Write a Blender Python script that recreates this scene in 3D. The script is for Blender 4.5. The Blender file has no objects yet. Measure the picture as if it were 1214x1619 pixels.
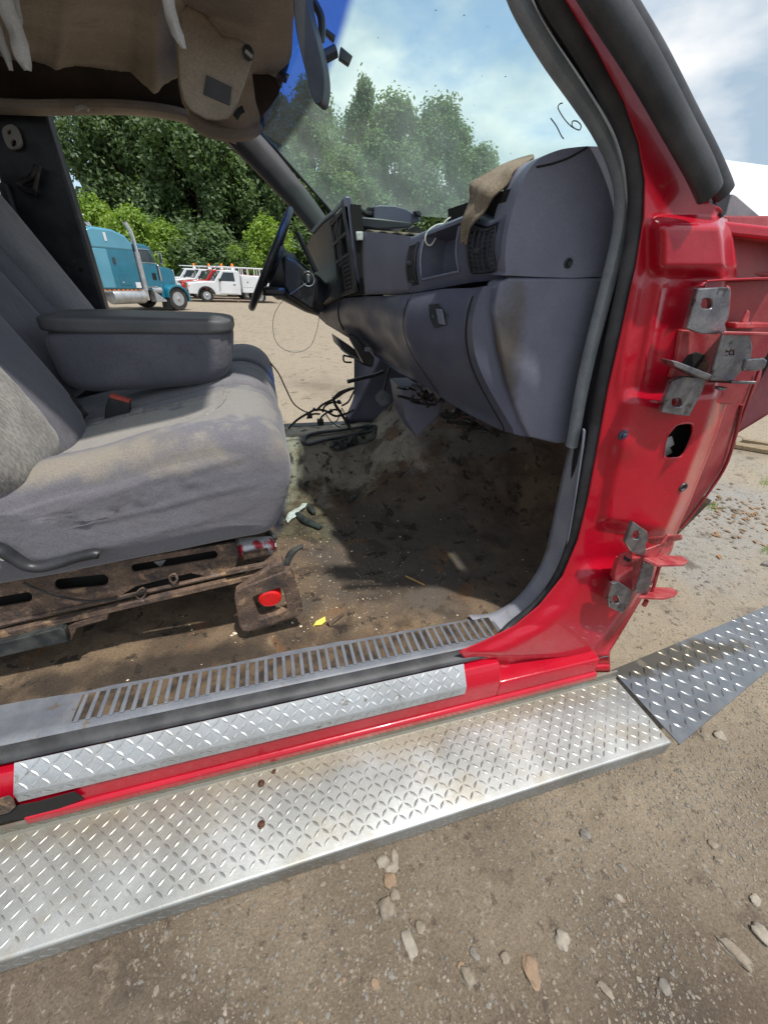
import bpy, bmesh, math, random
from mathutils import Vector, Matrix, noise as mnoise
random.seed(7)
R = math.radians
scene = bpy.context.scene
col = scene.collection

# ------------------------------------------------------------------ camera
CAM = Vector((0, 0, 1.42)); FPX = 610.0
def _d(u, v): return Vector((u-607, -(v-810), -FPX)).normalized()
AX = _d(2950, 560); AY = _d(405, 430); AY = (AY-AX*AX.dot(AY)).normalized(); AZ = AX.cross(AY)
ROT = Matrix((AX, AY, AZ))            # camera -> world
cd = bpy.data.cameras.new('camera'); cam = bpy.data.objects.new('camera', cd); col.objects.link(cam)
cam.matrix_world = Matrix.Translation(CAM) @ ROT.to_4x4()
cd.sensor_fit = 'HORIZONTAL'; cd.sensor_width = 36; cd.lens = FPX/1214*36
cd.clip_start = .02; cd.clip_end = 3000
scene.camera = cam

# ------------------------------------------------------------------ light
SUN = Vector((.17, -.30, 1.0)).normalized()       # towards the sun
elev = math.asin(SUN.z); azim = math.atan2(SUN.x, SUN.y)
w = bpy.data.worlds.new('World'); scene.world = w; w.use_nodes = True
nt = w.node_tree; N = nt.nodes; L = nt.links
for n in list(N): N.remove(n)
out = N.new('ShaderNodeOutputWorld'); sky = N.new('ShaderNodeTexSky'); sky.sky_type = 'NISHITA'
sky.sun_disc = False; sky.sun_elevation = elev; sky.sun_rotation = azim
sky.dust_density = 1.0; sky.air_density = 1.0
b1 = N.new('ShaderNodeBackground'); b1.inputs[1].default_value = .15; L.new(sky.outputs[0], b1.inputs[0])
tc = N.new('ShaderNodeTexCoord'); mp = N.new('ShaderNodeMapping'); mp.inputs['Scale'].default_value = (1, 1, 2.4)
mp.inputs['Location'].default_value = (3.1, .4, .2)
L.new(tc.outputs['Generated'], mp.inputs[0])
nz = N.new('ShaderNodeTexNoise'); nz.inputs['Scale'].default_value = 2.1; nz.inputs['Detail'].default_value = 9
nz.inputs['Roughness'].default_value = .55; L.new(mp.outputs[0], nz.inputs[0])
mr = N.new('ShaderNodeMapRange'); mr.interpolation_type = 'SMOOTHSTEP'
mr.inputs[1].default_value = .30; mr.inputs[2].default_value = .50; L.new(nz.outputs[0], mr.inputs[0])
nz2 = N.new('ShaderNodeTexNoise'); nz2.inputs['Scale'].default_value = 3.7; nz2.inputs['Detail'].default_value = 8
L.new(mp.outputs[0], nz2.inputs[0])
cr = N.new('ShaderNodeValToRGB'); cr.color_ramp.elements[0].color = (.40, .52, .64, 1); cr.color_ramp.elements[1].color = (1, 1, 1, 1)
cr.color_ramp.elements[0].position = .40; cr.color_ramp.elements[1].position = .64
L.new(nz2.outputs[0], cr.inputs[0])
b2 = N.new('ShaderNodeBackground'); b2.inputs[1].default_value = .80; L.new(cr.outputs[0], b2.inputs[0])
mx = N.new('ShaderNodeMixShader'); L.new(mr.outputs[0], mx.inputs[0]); L.new(b1.outputs[0], mx.inputs[1]); L.new(b2.outputs[0], mx.inputs[2])
L.new(mx.outputs[0], out.inputs[0])
sl = bpy.data.lights.new('sun', 'SUN'); sl.energy = 3.0; sl.angle = R(1.6); sl.color = (1, .955, .89)
so = bpy.data.objects.new('sun', sl); col.objects.link(so); so.rotation_euler = SUN.to_track_quat('Z', 'Y').to_euler()
scene.view_settings.view_transform = 'Standard'; scene.view_settings.look = 'None'
scene.view_settings.exposure = .45; scene.view_settings.gamma = 1
scene.render.engine = 'CYCLES'
scene.cycles.max_bounces = 10; scene.cycles.transparent_max_bounces = 16

# ------------------------------------------------------------------ pixel helpers (measuring the photograph)
def ray(u, v): return ROT @ Vector((u-607, -(v-810), -FPX))
def PY(u, v, y): r = ray(u, v); return CAM + r*((y-CAM.y)/r.y)
def PZ(u, v, z): r = ray(u, v); return CAM + r*((z-CAM.z)/r.z)
def PX(u, v, x): r = ray(u, v); return CAM + r*((x-CAM.x)/r.x)
def sm(a, b, x):
    t = max(0., min(1., (x-a)/(b-a))) if a != b else float(x > a); return t*t*(3-2*t)
def interp(tab, x):
    if x <= tab[0][0]: return tab[0][1]
    for (a, fa), (b, fb) in zip(tab, tab[1:]):
        if x <= b: return fa+(fb-fa)*(x-a)/(b-a)
    return tab[-1][1]
def crom(pts, n=6, closed=False):
    pts = [Vector(p) for p in pts]; m = len(pts); res = []
    rng = range(m if closed else m-1)
    for i in rng:
        if closed: p0, p1, p2, p3 = pts[i-1], pts[i], pts[(i+1) % m], pts[(i+2) % m]
        else: p0, p1, p2, p3 = pts[max(i-1, 0)], pts[i], pts[i+1], pts[min(i+2, m-1)]
        for k in range(n):
            t = k/n; res.append(.5*((2*p1)+(p2-p0)*t+(2*p0-5*p1+4*p2-p3)*t*t+(3*p1-p0-3*p2+p3)*t**3))
    if not closed: res.append(pts[-1])
    return res

# ------------------------------------------------------------------ object helpers
LOCAL = [False]
def attach(o, parent):
    if parent is not None:
        o.parent = parent
        if not LOCAL[0] and parent.type == 'EMPTY': o.matrix_parent_inverse = parent.matrix_basis.inverted()
def mk(name, verts, faces, mat, parent=None, smooth=True, angle=35, mats=None, fm=None):
    me = bpy.data.meshes.new(name); me.from_pydata([tuple(v) for v in verts], [], faces); me.update()
    return fin(name, me, mat, parent, smooth, angle, mats, fm)
def fin(name, me, mat, parent=None, smooth=True, angle=35, mats=None, fm=None):
    o = bpy.data.objects.new(name, me); col.objects.link(o)
    if mats:
        for m in mats: me.materials.append(m)
        if fm: me.polygons.foreach_set('material_index', fm)
    else: me.materials.append(mat)
    if smooth:
        me.polygons.foreach_set('use_smooth', [True]*len(me.polygons)); me.set_sharp_from_angle(angle=R(angle))
    attach(o, parent); return o
def bmk(name, bm, mat, parent=None, smooth=True, angle=35):
    bmesh.ops.recalc_face_normals(bm, faces=bm.faces)
    me = bpy.data.meshes.new(name); bm.to_mesh(me); bm.free(); return fin(name, me, mat, parent, smooth, angle)
def thing(name, label, cat, loc=(0, 0, 0), rz=0, group=None):
    o = bpy.data.objects.new(name, None); col.objects.link(o); o.empty_display_size = .1
    o.location = loc; o.rotation_euler = (0, 0, rz); tag(o, label, cat, group); return o
def tag(o, label, cat, group=None):
    o['label'] = label; o['category'] = cat
    if group: o['group'] = group
    return o
def recenter(o):
    me = o.data; n = len(me.vertices)
    c = sum((v.co for v in me.vertices), Vector())/n; c.z = min(v.co.z for v in me.vertices)
    me.transform(Matrix.Translation(-c)); o.location = c; return o

class B:      # gathers shapes of ONE part
    def __init__(s): s.v = []; s.f = []
    def add(s, vs, fs):
        k = len(s.v); s.v += [Vector(v) for v in vs]; s.f += [tuple(i+k for i in f) for f in fs]; return s
    def box(s, a, b, M=None):
        (x0, y0, z0), (x1, y1, z1) = a, b
        vs = [Vector(p) for p in ((x0,y0,z0),(x1,y0,z0),(x1,y1,z0),(x0,y1,z0),(x0,y0,z1),(x1,y0,z1),(x1,y1,z1),(x0,y1,z1))]
        if M: vs = [M @ v for v in vs]
        return s.add(vs, [(0,3,2,1),(4,5,6,7),(0,1,5,4),(1,2,6,5),(2,3,7,6),(3,0,4,7)])
    def prism(s, poly, vec):
        n = len(poly); vec = Vector(vec); vs = [Vector(p) for p in poly]+[Vector(p)+vec for p in poly]
        return s.add(vs, [tuple(range(n))[::-1], tuple(range(n, 2*n))]+[(i, (i+1) % n, n+(i+1) % n, n+i) for i in range(n)])
    def tube(s, path, r, n=10, ref=None, rb=None, caps=True, closed=False, power=1):
        path = [Vector(p) for p in path]; m = len(path); vs = []; up = Vector(ref) if ref else None; prev = None
        for i, p in enumerate(path):
            if closed: t = path[(i+1) % m]-path[i-1]
            else: t = path[min(i+1, m-1)]-path[max(i-1, 0)]
            t = t.normalized() if t.length > 1e-9 else Vector((0, 0, 1))
            if up is not None: a = up-t*up.dot(t)
            elif prev is None: a = t.orthogonal()
            else: a = prev-t*prev.dot(t)
            a = a.normalized(); prev = a; bb = t.cross(a)
            ra = r(i/(m-1)) if callable(r) else r; rc = (rb(i/(m-1)) if callable(rb) else rb) if rb else ra
            for k in range(n):
                c, q = math.cos(2*math.pi*k/n), math.sin(2*math.pi*k/n)
                if power != 1: c = math.copysign(abs(c)**power, c); q = math.copysign(abs(q)**power, q)
                vs.append(p+a*c*ra+bb*q*rc)
        fs = []
        for i in range(m if closed else m-1):
            j = (i+1) % m
            for k in range(n): fs.append((i*n+k, i*n+(k+1) % n, j*n+(k+1) % n, j*n+k))
        if caps and not closed: fs += [tuple(range(n))[::-1], tuple(range((m-1)*n, m*n))]
        return s.add(vs, fs)
    def lathe(s, prof, origin, axis, n=24, caps=True):     # prof: (radius, height)
        axis = Vector(axis).normalized(); a = axis.orthogonal().normalized(); b = axis.cross(a); o = Vector(origin); vs = []
        for r, h in prof:
            for k in range(n): t = 2*math.pi*k/n; vs.append(o+axis*h+(a*math.cos(t)+b*math.sin(t))*r)
        m = len(prof); fs = [(i*n+k, i*n+(k+1) % n, (i+1)*n+(k+1) % n, (i+1)*n+k) for i in range(m-1) for k in range(n)]
        if caps and prof[0][0] > 1e-6: fs.append(tuple(range(n))[::-1])
        if caps and prof[-1][0] > 1e-6: fs.append(tuple(range((m-1)*n, m*n)))
        return s.add(vs, fs)
    def grid(s, rows, closed=False, cap=False):
        n = len(rows[0]); vs = [p for r in rows for p in r]; fs = []
        for i in range(len(rows)-1):
            for k in range(n if closed else n-1): fs.append((i*n+k, i*n+(k+1) % n, (i+1)*n+(k+1) % n, (i+1)*n+k))
        if cap: fs += [tuple(range(n))[::-1], tuple(range((len(rows)-1)*n, len(rows)*n))]
        return s.add(vs, fs)
    def go(s, name, mat, parent=None, smooth=True, angle=35, bevel=0, seg=2, solid=0, sub=0, recalc=True, off=-1):
        o = mk(name, s.v, s.f, mat, parent, smooth, angle)
        if recalc:
            bm = bmesh.new(); bm.from_mesh(o.data); bmesh.ops.recalc_face_normals(bm, faces=bm.faces); bm.to_mesh(o.data); bm.free()
            if smooth: o.data.polygons.foreach_set('use_smooth', [True]*len(o.data.polygons)); o.data.set_sharp_from_angle(angle=R(angle))
        if solid: m = o.modifiers.new('thick', 'SOLIDIFY'); m.thickness = solid; m.offset = off
        if bevel: m = o.modifiers.new('bevel', 'BEVEL'); m.width = bevel; m.segments = seg; m.limit_method = 'ANGLE'; m.angle_limit = R(30)
        if sub: m = o.modifiers.new('sub', 'SUBSURF'); m.levels = sub; m.render_levels = sub
        return o

def plate(outer, holes, y, th, tilt=None, bev=.0012):        # flat plate with holes cut through, standing in an XZ plane
    cu = bpy.data.curves.new('c', 'CURVE'); cu.dimensions = '2D'; cu.fill_mode = 'BOTH'
    pts = [[(p.x, p.z) for p in (PY(u, v, y) for u, v in lp)] for lp in [outer]+holes]
    for lp in pts:
        sp = cu.splines.new('POLY'); sp.points.add(len(lp)-1); sp.use_cyclic_u = True
        for q, (a, b) in zip(sp.points, lp): q.co = (a, b, 0, 1)
    cu.extrude = th/2; cu.bevel_depth = bev; cu.bevel_resolution = 0
    o = bpy.data.objects.new('c', cu); col.objects.link(o)
    me = bpy.data.meshes.new_from_object(o.evaluated_get(bpy.context.evaluated_depsgraph_get()))
    bpy.data.objects.remove(o); bpy.data.curves.remove(cu)
    for v in me.vertices:
        x, z, d = v.co; v.co = (x, y+d, z)
    me.materials.clear(); return me
def ell(u, v, a, b, n=16, rot=0, pw=1):
    res = []
    for k in range(n):
        t = 2*math.pi*k/n; c, s_ = math.cos(t), math.sin(t)
        if pw != 1: c = math.copysign(abs(c)**pw, c); s_ = math.copysign(abs(s_)**pw, s_)
        x, y = a*c, b*s_; res.append((u+x*math.cos(rot)-y*math.sin(rot), v+x*math.sin(rot)+y*math.cos(rot)))
    return res
def sbox(cen, half, ex=.35, rot=None, n=14, fn=None):       # cushion-like rounded block
    vs = {}; fs = []; B_ = B(); k = 0; pts = []
    def vert(p):
        key = tuple(round(c, 5) for c in p)
        if key not in vs:
            vs[key] = len(pts); q = Vector(p); m = max(abs(c) for c in q); q2 = q.normalized()
            pw = 2/ex; d = sum(abs(c)**pw for c in q2)**(1/pw); q = q2/d
            q = Vector((q.x*half[0], q.y*half[1], q.z*half[2]))
            if fn: q = fn(q)
            if rot: q = rot @ q
            pts.append(q+Vector(cen))
        return vs[key]
    tt = [math.tan(math.pi/4*(2*i/n-1)*1.0) for i in range(n+1)]
    for ax in range(3):
        for sg in (-1, 1):
            for i in range(n):
                for j in range(n):
                    q = []
                    for a, b in ((i, j), (i+1, j), (i+1, j+1), (i, j+1)):
                        p = [0, 0, 0]; p[ax] = sg; p[(ax+1) % 3] = tt[a]; p[(ax+2) % 3] = tt[b]; q.append(vert(p))
                    fs.append(tuple(q if sg > 0 else q[::-1]))
    return B_.add(pts, fs)

# ------------------------------------------------------------------ materials
def newmat(name):
    m = bpy.data.materials.new(name); m.use_nodes = True; return m, m.node_tree.nodes, m.node_tree.links, m.node_tree.nodes['Principled BSDF']
def MAT(name, c, rough=.5, metal=0., var=None, vs=6., vlo=.35, vhi=.65, bump=0., bs=80., bump2=0., bs2=8., spots=(), coat=0., stretch=(1, 1, 1), spec=.5, regions=(), rvar=0., sheen=0., bstretch=(1,1,1), grain=(330, .05)):
    m, N, L, p = newmat(name); m.diffuse_color = (*c, 1)
    tc = N.new('ShaderNodeTexCoord'); mp = N.new('ShaderNodeMapping'); mp.inputs['Scale'].default_value = stretch; L.new(tc.outputs['Object'], mp.inputs[0])
    mb = N.new('ShaderNodeMapping'); mb.inputs['Scale'].default_value = bstretch; L.new(tc.outputs['Object'], mb.inputs[0])
    def nz(sc, det=6, rg=.55, src=mp, dist=0.):
        n = N.new('ShaderNodeTexNoise'); n.inputs['Scale'].default_value = sc; n.inputs['Detail'].default_value = det
        n.inputs['Roughness'].default_value = rg; n.inputs['Distortion'].default_value = dist; L.new(src.outputs[0], n.inputs[0]); return n
    def rng(src, a, b, lo=0., hi=1.):
        r = N.new('ShaderNodeMapRange'); r.interpolation_type = 'SMOOTHSTEP'
        for i, x in enumerate((a, b, lo, hi)): r.inputs[i+1].default_value = x
        L.new(src, r.inputs[0]); return r.outputs[0]
    def mix(fac, a, b):
        q = N.new('ShaderNodeMix'); q.data_type = 'RGBA'; L.new(fac, q.inputs[0])
        for i, x in ((6, a), (7, b)):
            if isinstance(x, tuple): q.inputs[i].default_value = (*x, 1)
            else: L.new(x, q.inputs[i])
        return q.outputs[2]
    cur = tuple(c)
    if var: cur = mix(rng(nz(vs).outputs[0], vlo, vhi), cur, tuple(var))
    for cen, rad, soft, rc, amt, nscale in regions:       # worn / stained areas, panels of another cloth, light put into the colour: position, half sizes
        sub = N.new('ShaderNodeVectorMath'); sub.operation = 'SUBTRACT'; L.new(tc.outputs['Object'], sub.inputs[0]); sub.inputs[1].default_value = cen
        dv = N.new('ShaderNodeVectorMath'); dv.operation = 'DIVIDE'; L.new(sub.outputs[0], dv.inputs[0]); dv.inputs[1].default_value = rad
        ln = N.new('ShaderNodeVectorMath'); ln.operation = 'LENGTH'; L.new(dv.outputs[0], ln.inputs[0])
        add = N.new('ShaderNodeMath'); add.operation = 'ADD'; L.new(ln.outputs['Value'], add.inputs[0])
        L.new(rng(nz(nscale, 6, .6).outputs[0], .2, .8, -.45, .45), add.inputs[1])
        cur = mix(rng(add.outputs[0], 1-soft, 1+soft, amt, 0.), cur, tuple(rc))
    rgh = None
    for sp in spots:
        sc_, th, soft, amt = sp[1:5]
        f = rng(nz(sc_, 8, .62, dist=.3).outputs[0], th, th+soft, 0., amt); cur = mix(f, cur, tuple(sp[0]))
    if grain[1]:          # fine speckle of the surface itself
        g1 = nz(grain[0], 2, .7, mb).outputs[0]; hv = N.new('ShaderNodeHueSaturation'); L.new(rng(g1, .25, .75, 1-grain[1]*2, 1+grain[1]*2), hv.inputs['Value'])
        if isinstance(cur, tuple): hv.inputs['Color'].default_value = (*cur, 1)
        else: L.new(cur, hv.inputs['Color'])
        cur = hv.outputs[0]
    if isinstance(cur, tuple): p.inputs['Base Color'].default_value = (*cur, 1)
    else: L.new(cur, p.inputs['Base Color'])
    p.inputs['Roughness'].default_value = rough; p.inputs['Metallic'].default_value = metal
    if rvar: L.new(rng(nz(vs*1.7+3, 7, .65).outputs[0], .3, .7, max(.03, rough-rvar), min(1, rough+rvar)), p.inputs['Roughness'])
    p.inputs['Coat Weight'].default_value = coat; p.inputs['Coat Roughness'].default_value = .06; p.inputs['Specular IOR Level'].default_value = spec
    if sheen: p.inputs['Sheen Weight'].default_value = sheen
    last = None
    for st, sc_ in ((bump2, bs2), (bump, bs)):
        if st:
            bn = N.new('ShaderNodeBump'); bn.inputs['Strength'].default_value = min(1, st); bn.inputs['Distance'].default_value = .25/sc_*max(1, st)
            L.new(nz(sc_, 5, .6, mb).outputs[0], bn.inputs['Height'])
            if last: L.new(last, bn.inputs['Normal'])
            last = bn.outputs[0]
    if last: L.new(last, p.inputs['Normal'])
    return m

m_red = MAT('red_paint', (.47, .003, .020), .30, 0, (.38, .003, .016), 3, coat=.5, spec=.4, bump2=.10, bs2=9, rvar=.06,
            spots=[((.30, .13, .09), 22, .66, .10, .55), ((.55, .16, .16), 5, .58, .25, .30), ((.10, .02, .02), 60, .70, .05, .6)], grain=(500, .02))
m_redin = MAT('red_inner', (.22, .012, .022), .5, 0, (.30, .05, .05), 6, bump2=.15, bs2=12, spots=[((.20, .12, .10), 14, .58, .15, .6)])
m_red2 = MAT('red_primer', (.36, .03, .04), .42, 0, (.46, .10, .10), 30, bump=.2, bs=200, spots=[((.07, .035, .02), 18, .60, .06, .9)])
m_rub = MAT('black_rubber', (.022, .023, .026), .55, 0, (.055, .056, .060), 14, bump=.25, bs=260, spots=[((.15, .13, .11), 30, .62, .15, .35)])
m_strip = MAT('grey_strip', (.17, .19, .21), .5, 0, (.235, .255, .27), 22, bump=.2, bs=300, spots=[((.26, .25, .22), 40, .62, .12, .5)])
m_kick = MAT('grey_trim', (.24, .245, .30), .5, 0, (.29, .295, .34), 12, bump=.15, bs=300, spots=[((.20, .15, .09), 9, .60, .10, .7), ((.03, .025, .02), 60, .66, .08, .7)])
m_sill = MAT('sill_plastic', (.13, .14, .165), .5, 0, (.175, .185, .205), 16, bump=.2, bs=250, spots=[((.12, .085, .05), 26, .60, .10, .75)])
m_dirt = MAT('groove_dirt', (.028, .021, .016), .9, 0, (.12, .08, .045), 28, bump=1, bs=160, spots=[((.22, .15, .08), 24, .66, .10, .7)])
m_alu = MAT('diamond_plate', (.40, .41, .40), .47, .7, (.29, .295, .28), 5, bump=.15, bs=380, rvar=.08, stretch=(1, 1, 1),
            regions=[((.2, .555, .32), (1.4, .040, .06), .6, (.26, .23, .17), .7, 16), ((-.35, .50, .32), (.25, .06, .06), .6, (.30, .285, .24), .6, 9)],
            spots=[((.29, .26, .20), 6, .50, .16, .65), ((.58, .59, .60), 24, .58, .2, .6), ((.18, .09, .05), 32, .70, .04, .85)], grain=(420, .05))
m_alu2 = MAT('diamond_trim', (.50, .52, .53), .48, .65, (.42, .43, .43), 9, bump=.18, bs=380, rvar=.10,
             spots=[((.22, .17, .11), 26, .63, .06, .7)])
m_alu3 = MAT('shaded_plate', (.19, .20, .21), .38, .75, (.26, .27, .28), 6, bump=.15, bs=380, rvar=.1,  # board's plate, with the shade of facing away from the sun in its colour
             regions=[((1.25, .60, .30), (.40, .05, .5), .3, (.12, .10, .07), .9, 14)], spots=[((.34, .28, .18), 14, .60, .08, .6)])
m_plas = MAT('dash_plastic', (.145, .150, .200), .47, 0, (.175, .180, .230), 7, bump=.42, bs=420, spots=[((.17, .17, .18), 34, .64, .08, .35)],
             regions=[((.46, .745, 1.28), (.035, .06, .12), .6, (.085, .065, .04), .8, 20), ((.49, .745, 1.18), (.02, .05, .13), .7, (.06, .05, .035), .6, 25)], grain=(300, .045))
m_plas2 = MAT('dash_dark', (.078, .083, .122), .42, 0, (.100, .105, .145), 7, bump=.3, bs=420, rvar=.08, spots=[((.16, .14, .11), 18, .63, .12, .3)])
m_blk = MAT('black_plastic', (.016, .017, .020), .42, 0, (.035, .035, .04), 16, bump=.15, bs=300, spots=[((.10, .09, .08), 24, .62, .12, .4)])
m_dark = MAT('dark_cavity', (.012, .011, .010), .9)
m_pillar = MAT('pillar_trim', (.050, .052, .058), .6, 0, (.075, .075, .08), 8, bump=.2, bs=300)
m_fab = MAT('seat_cloth', (.150, .145, .160), .95, 0, (.185, .180, .190), 9, bump=.55, bs=620, bump2=.5, bs2=16, sheen=.25,
            spots=[((.24, .22, .19), 7, .50, .22, .6), ((.10, .085, .07), 11, .60, .14, .35)], bstretch=(1, 1, 1), grain=(300, .09))
m_fabd = MAT('seat_cloth_dark', (.105, .103, .128), .95, 0, (.128, .125, .145), 8, bump=.5, bs=620, bump2=.35, bs2=14, sheen=.2,
             spots=[((.06, .05, .05), 9, .62, .12, .6)], grain=(320, .08))
m_fabl = MAT('seat_cloth_woven', (.215, .20, .185), .95, 0, (.28, .265, .24), 20, bump=.9, bs=420, sheen=.2, spots=[((.17, .15, .13), 10, .58, .16, .6)], bstretch=(1, 1, .35), grain=(200, .16))
m_armtop = MAT('arm_vinyl', (.085, .087, .092), .5, 0, (.11, .11, .115), 9, bump=.3, bs=320, spots=[((.13, .11, .085), 16, .58, .16, .4)])
m_liner = MAT('headliner_cloth', (.30, .25, .19), .97, 0, (.38, .32, .25), 5, bump=.5, bs=300, bump2=.5, bs2=7, spots=[((.17, .125, .08), 5, .58, .2, .6)], grain=(260, .08))
m_foam = MAT('headliner_back', (.035, .024, .014), .97, 0, (.06, .04, .025), 6, bump=.4, bs=90)
m_rag = MAT('rag_cloth', (.17, .135, .095), .97, 0, (.22, .18, .13), 20, bump=.7, bs=300, bump2=.4, bs2=30, grain=(260,.12))
m_shred = MAT('torn_cloth', (.42, .39, .35), .97, 0, (.50, .47, .43), 20, bump=.4, bs=200)
m_rust = MAT('rusty_steel', (.085, .058, .046), .8, .1, (.17, .11, .075), 16, bump=.8, bs=160, bump2=.4, bs2=40, spots=[((.36, .23, .13), 22, .54, .12, .8), ((.045, .036, .034), 10, .54, .12, .85), ((.24, .20, .17), 34, .60, .1, .6)], grain=(200, .16))
m_steel = MAT('hinge_steel', (.30, .30, .31), .36, .8, (.17, .17, .19), 28, bump=.3, bs=180, rvar=.12, spots=[((.07, .055, .05), 34, .58, .08, .8), ((.50, .40, .38), 60, .62, .1, .5)])
m_chrome = MAT('chrome', (.75, .76, .78), .14, 1)
m_bolt = MAT('bolt_head', (.05, .025, .015), .6, .5, (.12, .05, .03), 200)
m_cap = MAT('red_cap', (.85, .012, .010), .32, 0, (.75, .01, .01), 40, bump=.1, bs=90, coat=.3)
m_carpet = MAT('carpet', (.175, .122, .075), 1, 0, (.095, .066, .042), 7, .38, .62, bump=1.0, bs=420, bump2=.6, bs2=26,
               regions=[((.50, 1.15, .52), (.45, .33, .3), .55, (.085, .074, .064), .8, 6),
                        ((.2, 1.95, .9), (1.1, .40, .5), .25, (.36, .33, .26), .85, 7),  # pale dusty tunnel carpet, made lighter still: its sunlight put into the colour
                        ((1.0, 1.75, .9), (.45, .35, .4), .4, (.17, .155, .14), .8, 9),
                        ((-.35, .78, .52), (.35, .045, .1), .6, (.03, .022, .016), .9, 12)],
               spots=[((.050, .036, .025), 8, .52, .12, .7), ((.20, .095, .038), 6, .57, .12, .6), ((.022, .017, .013), 19, .58, .05, .8), ((.27, .21, .13), 12, .64, .1, .5)], grain=(260, .15))
m_crumb = MAT('foam_crumbs', (.62, .50, .30), .95, 0, (.75, .68, .52), 60)
m_wire = MAT('wire_black', (.012, .012, .014), .4, 0, (.05, .045, .04), 40)
m_bootb = MAT('boot_rubber', (.018, .021, .022), .45, 0, (.06, .065, .06), 30, spots=[((.14, .14, .11), 20, .58, .12, .5)])
m_white = MAT('white_string', (.75, .72, .65), .9)
m_whitep = MAT('white_paint', (.76, .78, .80), .35, 0, (.68, .70, .72), 1.5, coat=.3, grain=(3, .03))
m_teal = MAT('teal_paint', (.010, .165, .255), .3, 0, (.008, .14, .22), .8, coat=.6, grain=(3, .05))
m_tealL = MAT('teal_light_paint', (.10, .33, .45), .3, 0, (.08, .28, .40), .8, coat=.6)
m_redv = MAT('red_van_paint', (.50, .02, .03), .35, 0, (.42, .015, .02), 2, coat=.4)
m_glassd = MAT('vehicle_glass', (.03, .045, .055), .08, 0, (.05, .07, .08), 1, grain=(1, 0))
m_tyre = MAT('tyre', (.022, .022, .022), .85, 0, (.05, .045, .04), 6)
m_orange = MAT('beacon', (.95, .25, .02), .3)
m_galv = MAT('galvanised', (.50, .52, .54), .45, .6, (.38, .40, .42), 4)
m_stone = MAT('stone', (.20, .165, .125), .95, 0, (.27, .23, .18), 40, bump=.6, bs=160, spots=[((.20, .17, .14), 90, .58, .1, .6)])
m_stoned = MAT('stone_grey', (.165, .15, .13), .95, 0, (.22, .20, .175), 40, bump=.6, bs=160)
m_stoner = MAT('stone_orange', (.29, .20, .13), .95, 0, (.25, .175, .12), 40, bump=.6, bs=160)
m_stonew = MAT('stone_white', (.35, .31, .25), .95, 0, (.27, .24, .20), 50, bump=.6, bs=160)
m_wood = MAT('wood', (.45, .28, .10), .8, 0, (.36, .21, .08), 60, stretch=(1, 6, 6))
m_plank = MAT('plank', (.27, .20, .12), .9, 0, (.18, .13, .08), 9, stretch=(1, 8, 8), bump=.4, bs=60)
m_yellow = MAT('yellow_scrap', (.80, .72, .12), .6)
m_tagw = MAT('tag_white', (.78, .78, .76), .55, 0, (.5, .48, .44), 60)
m_bark = MAT('bark', (.085, .065, .048), .95, 0, (.14, .11, .085), 4, bump=.6, bs=12, grain=(30,.2))

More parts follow.
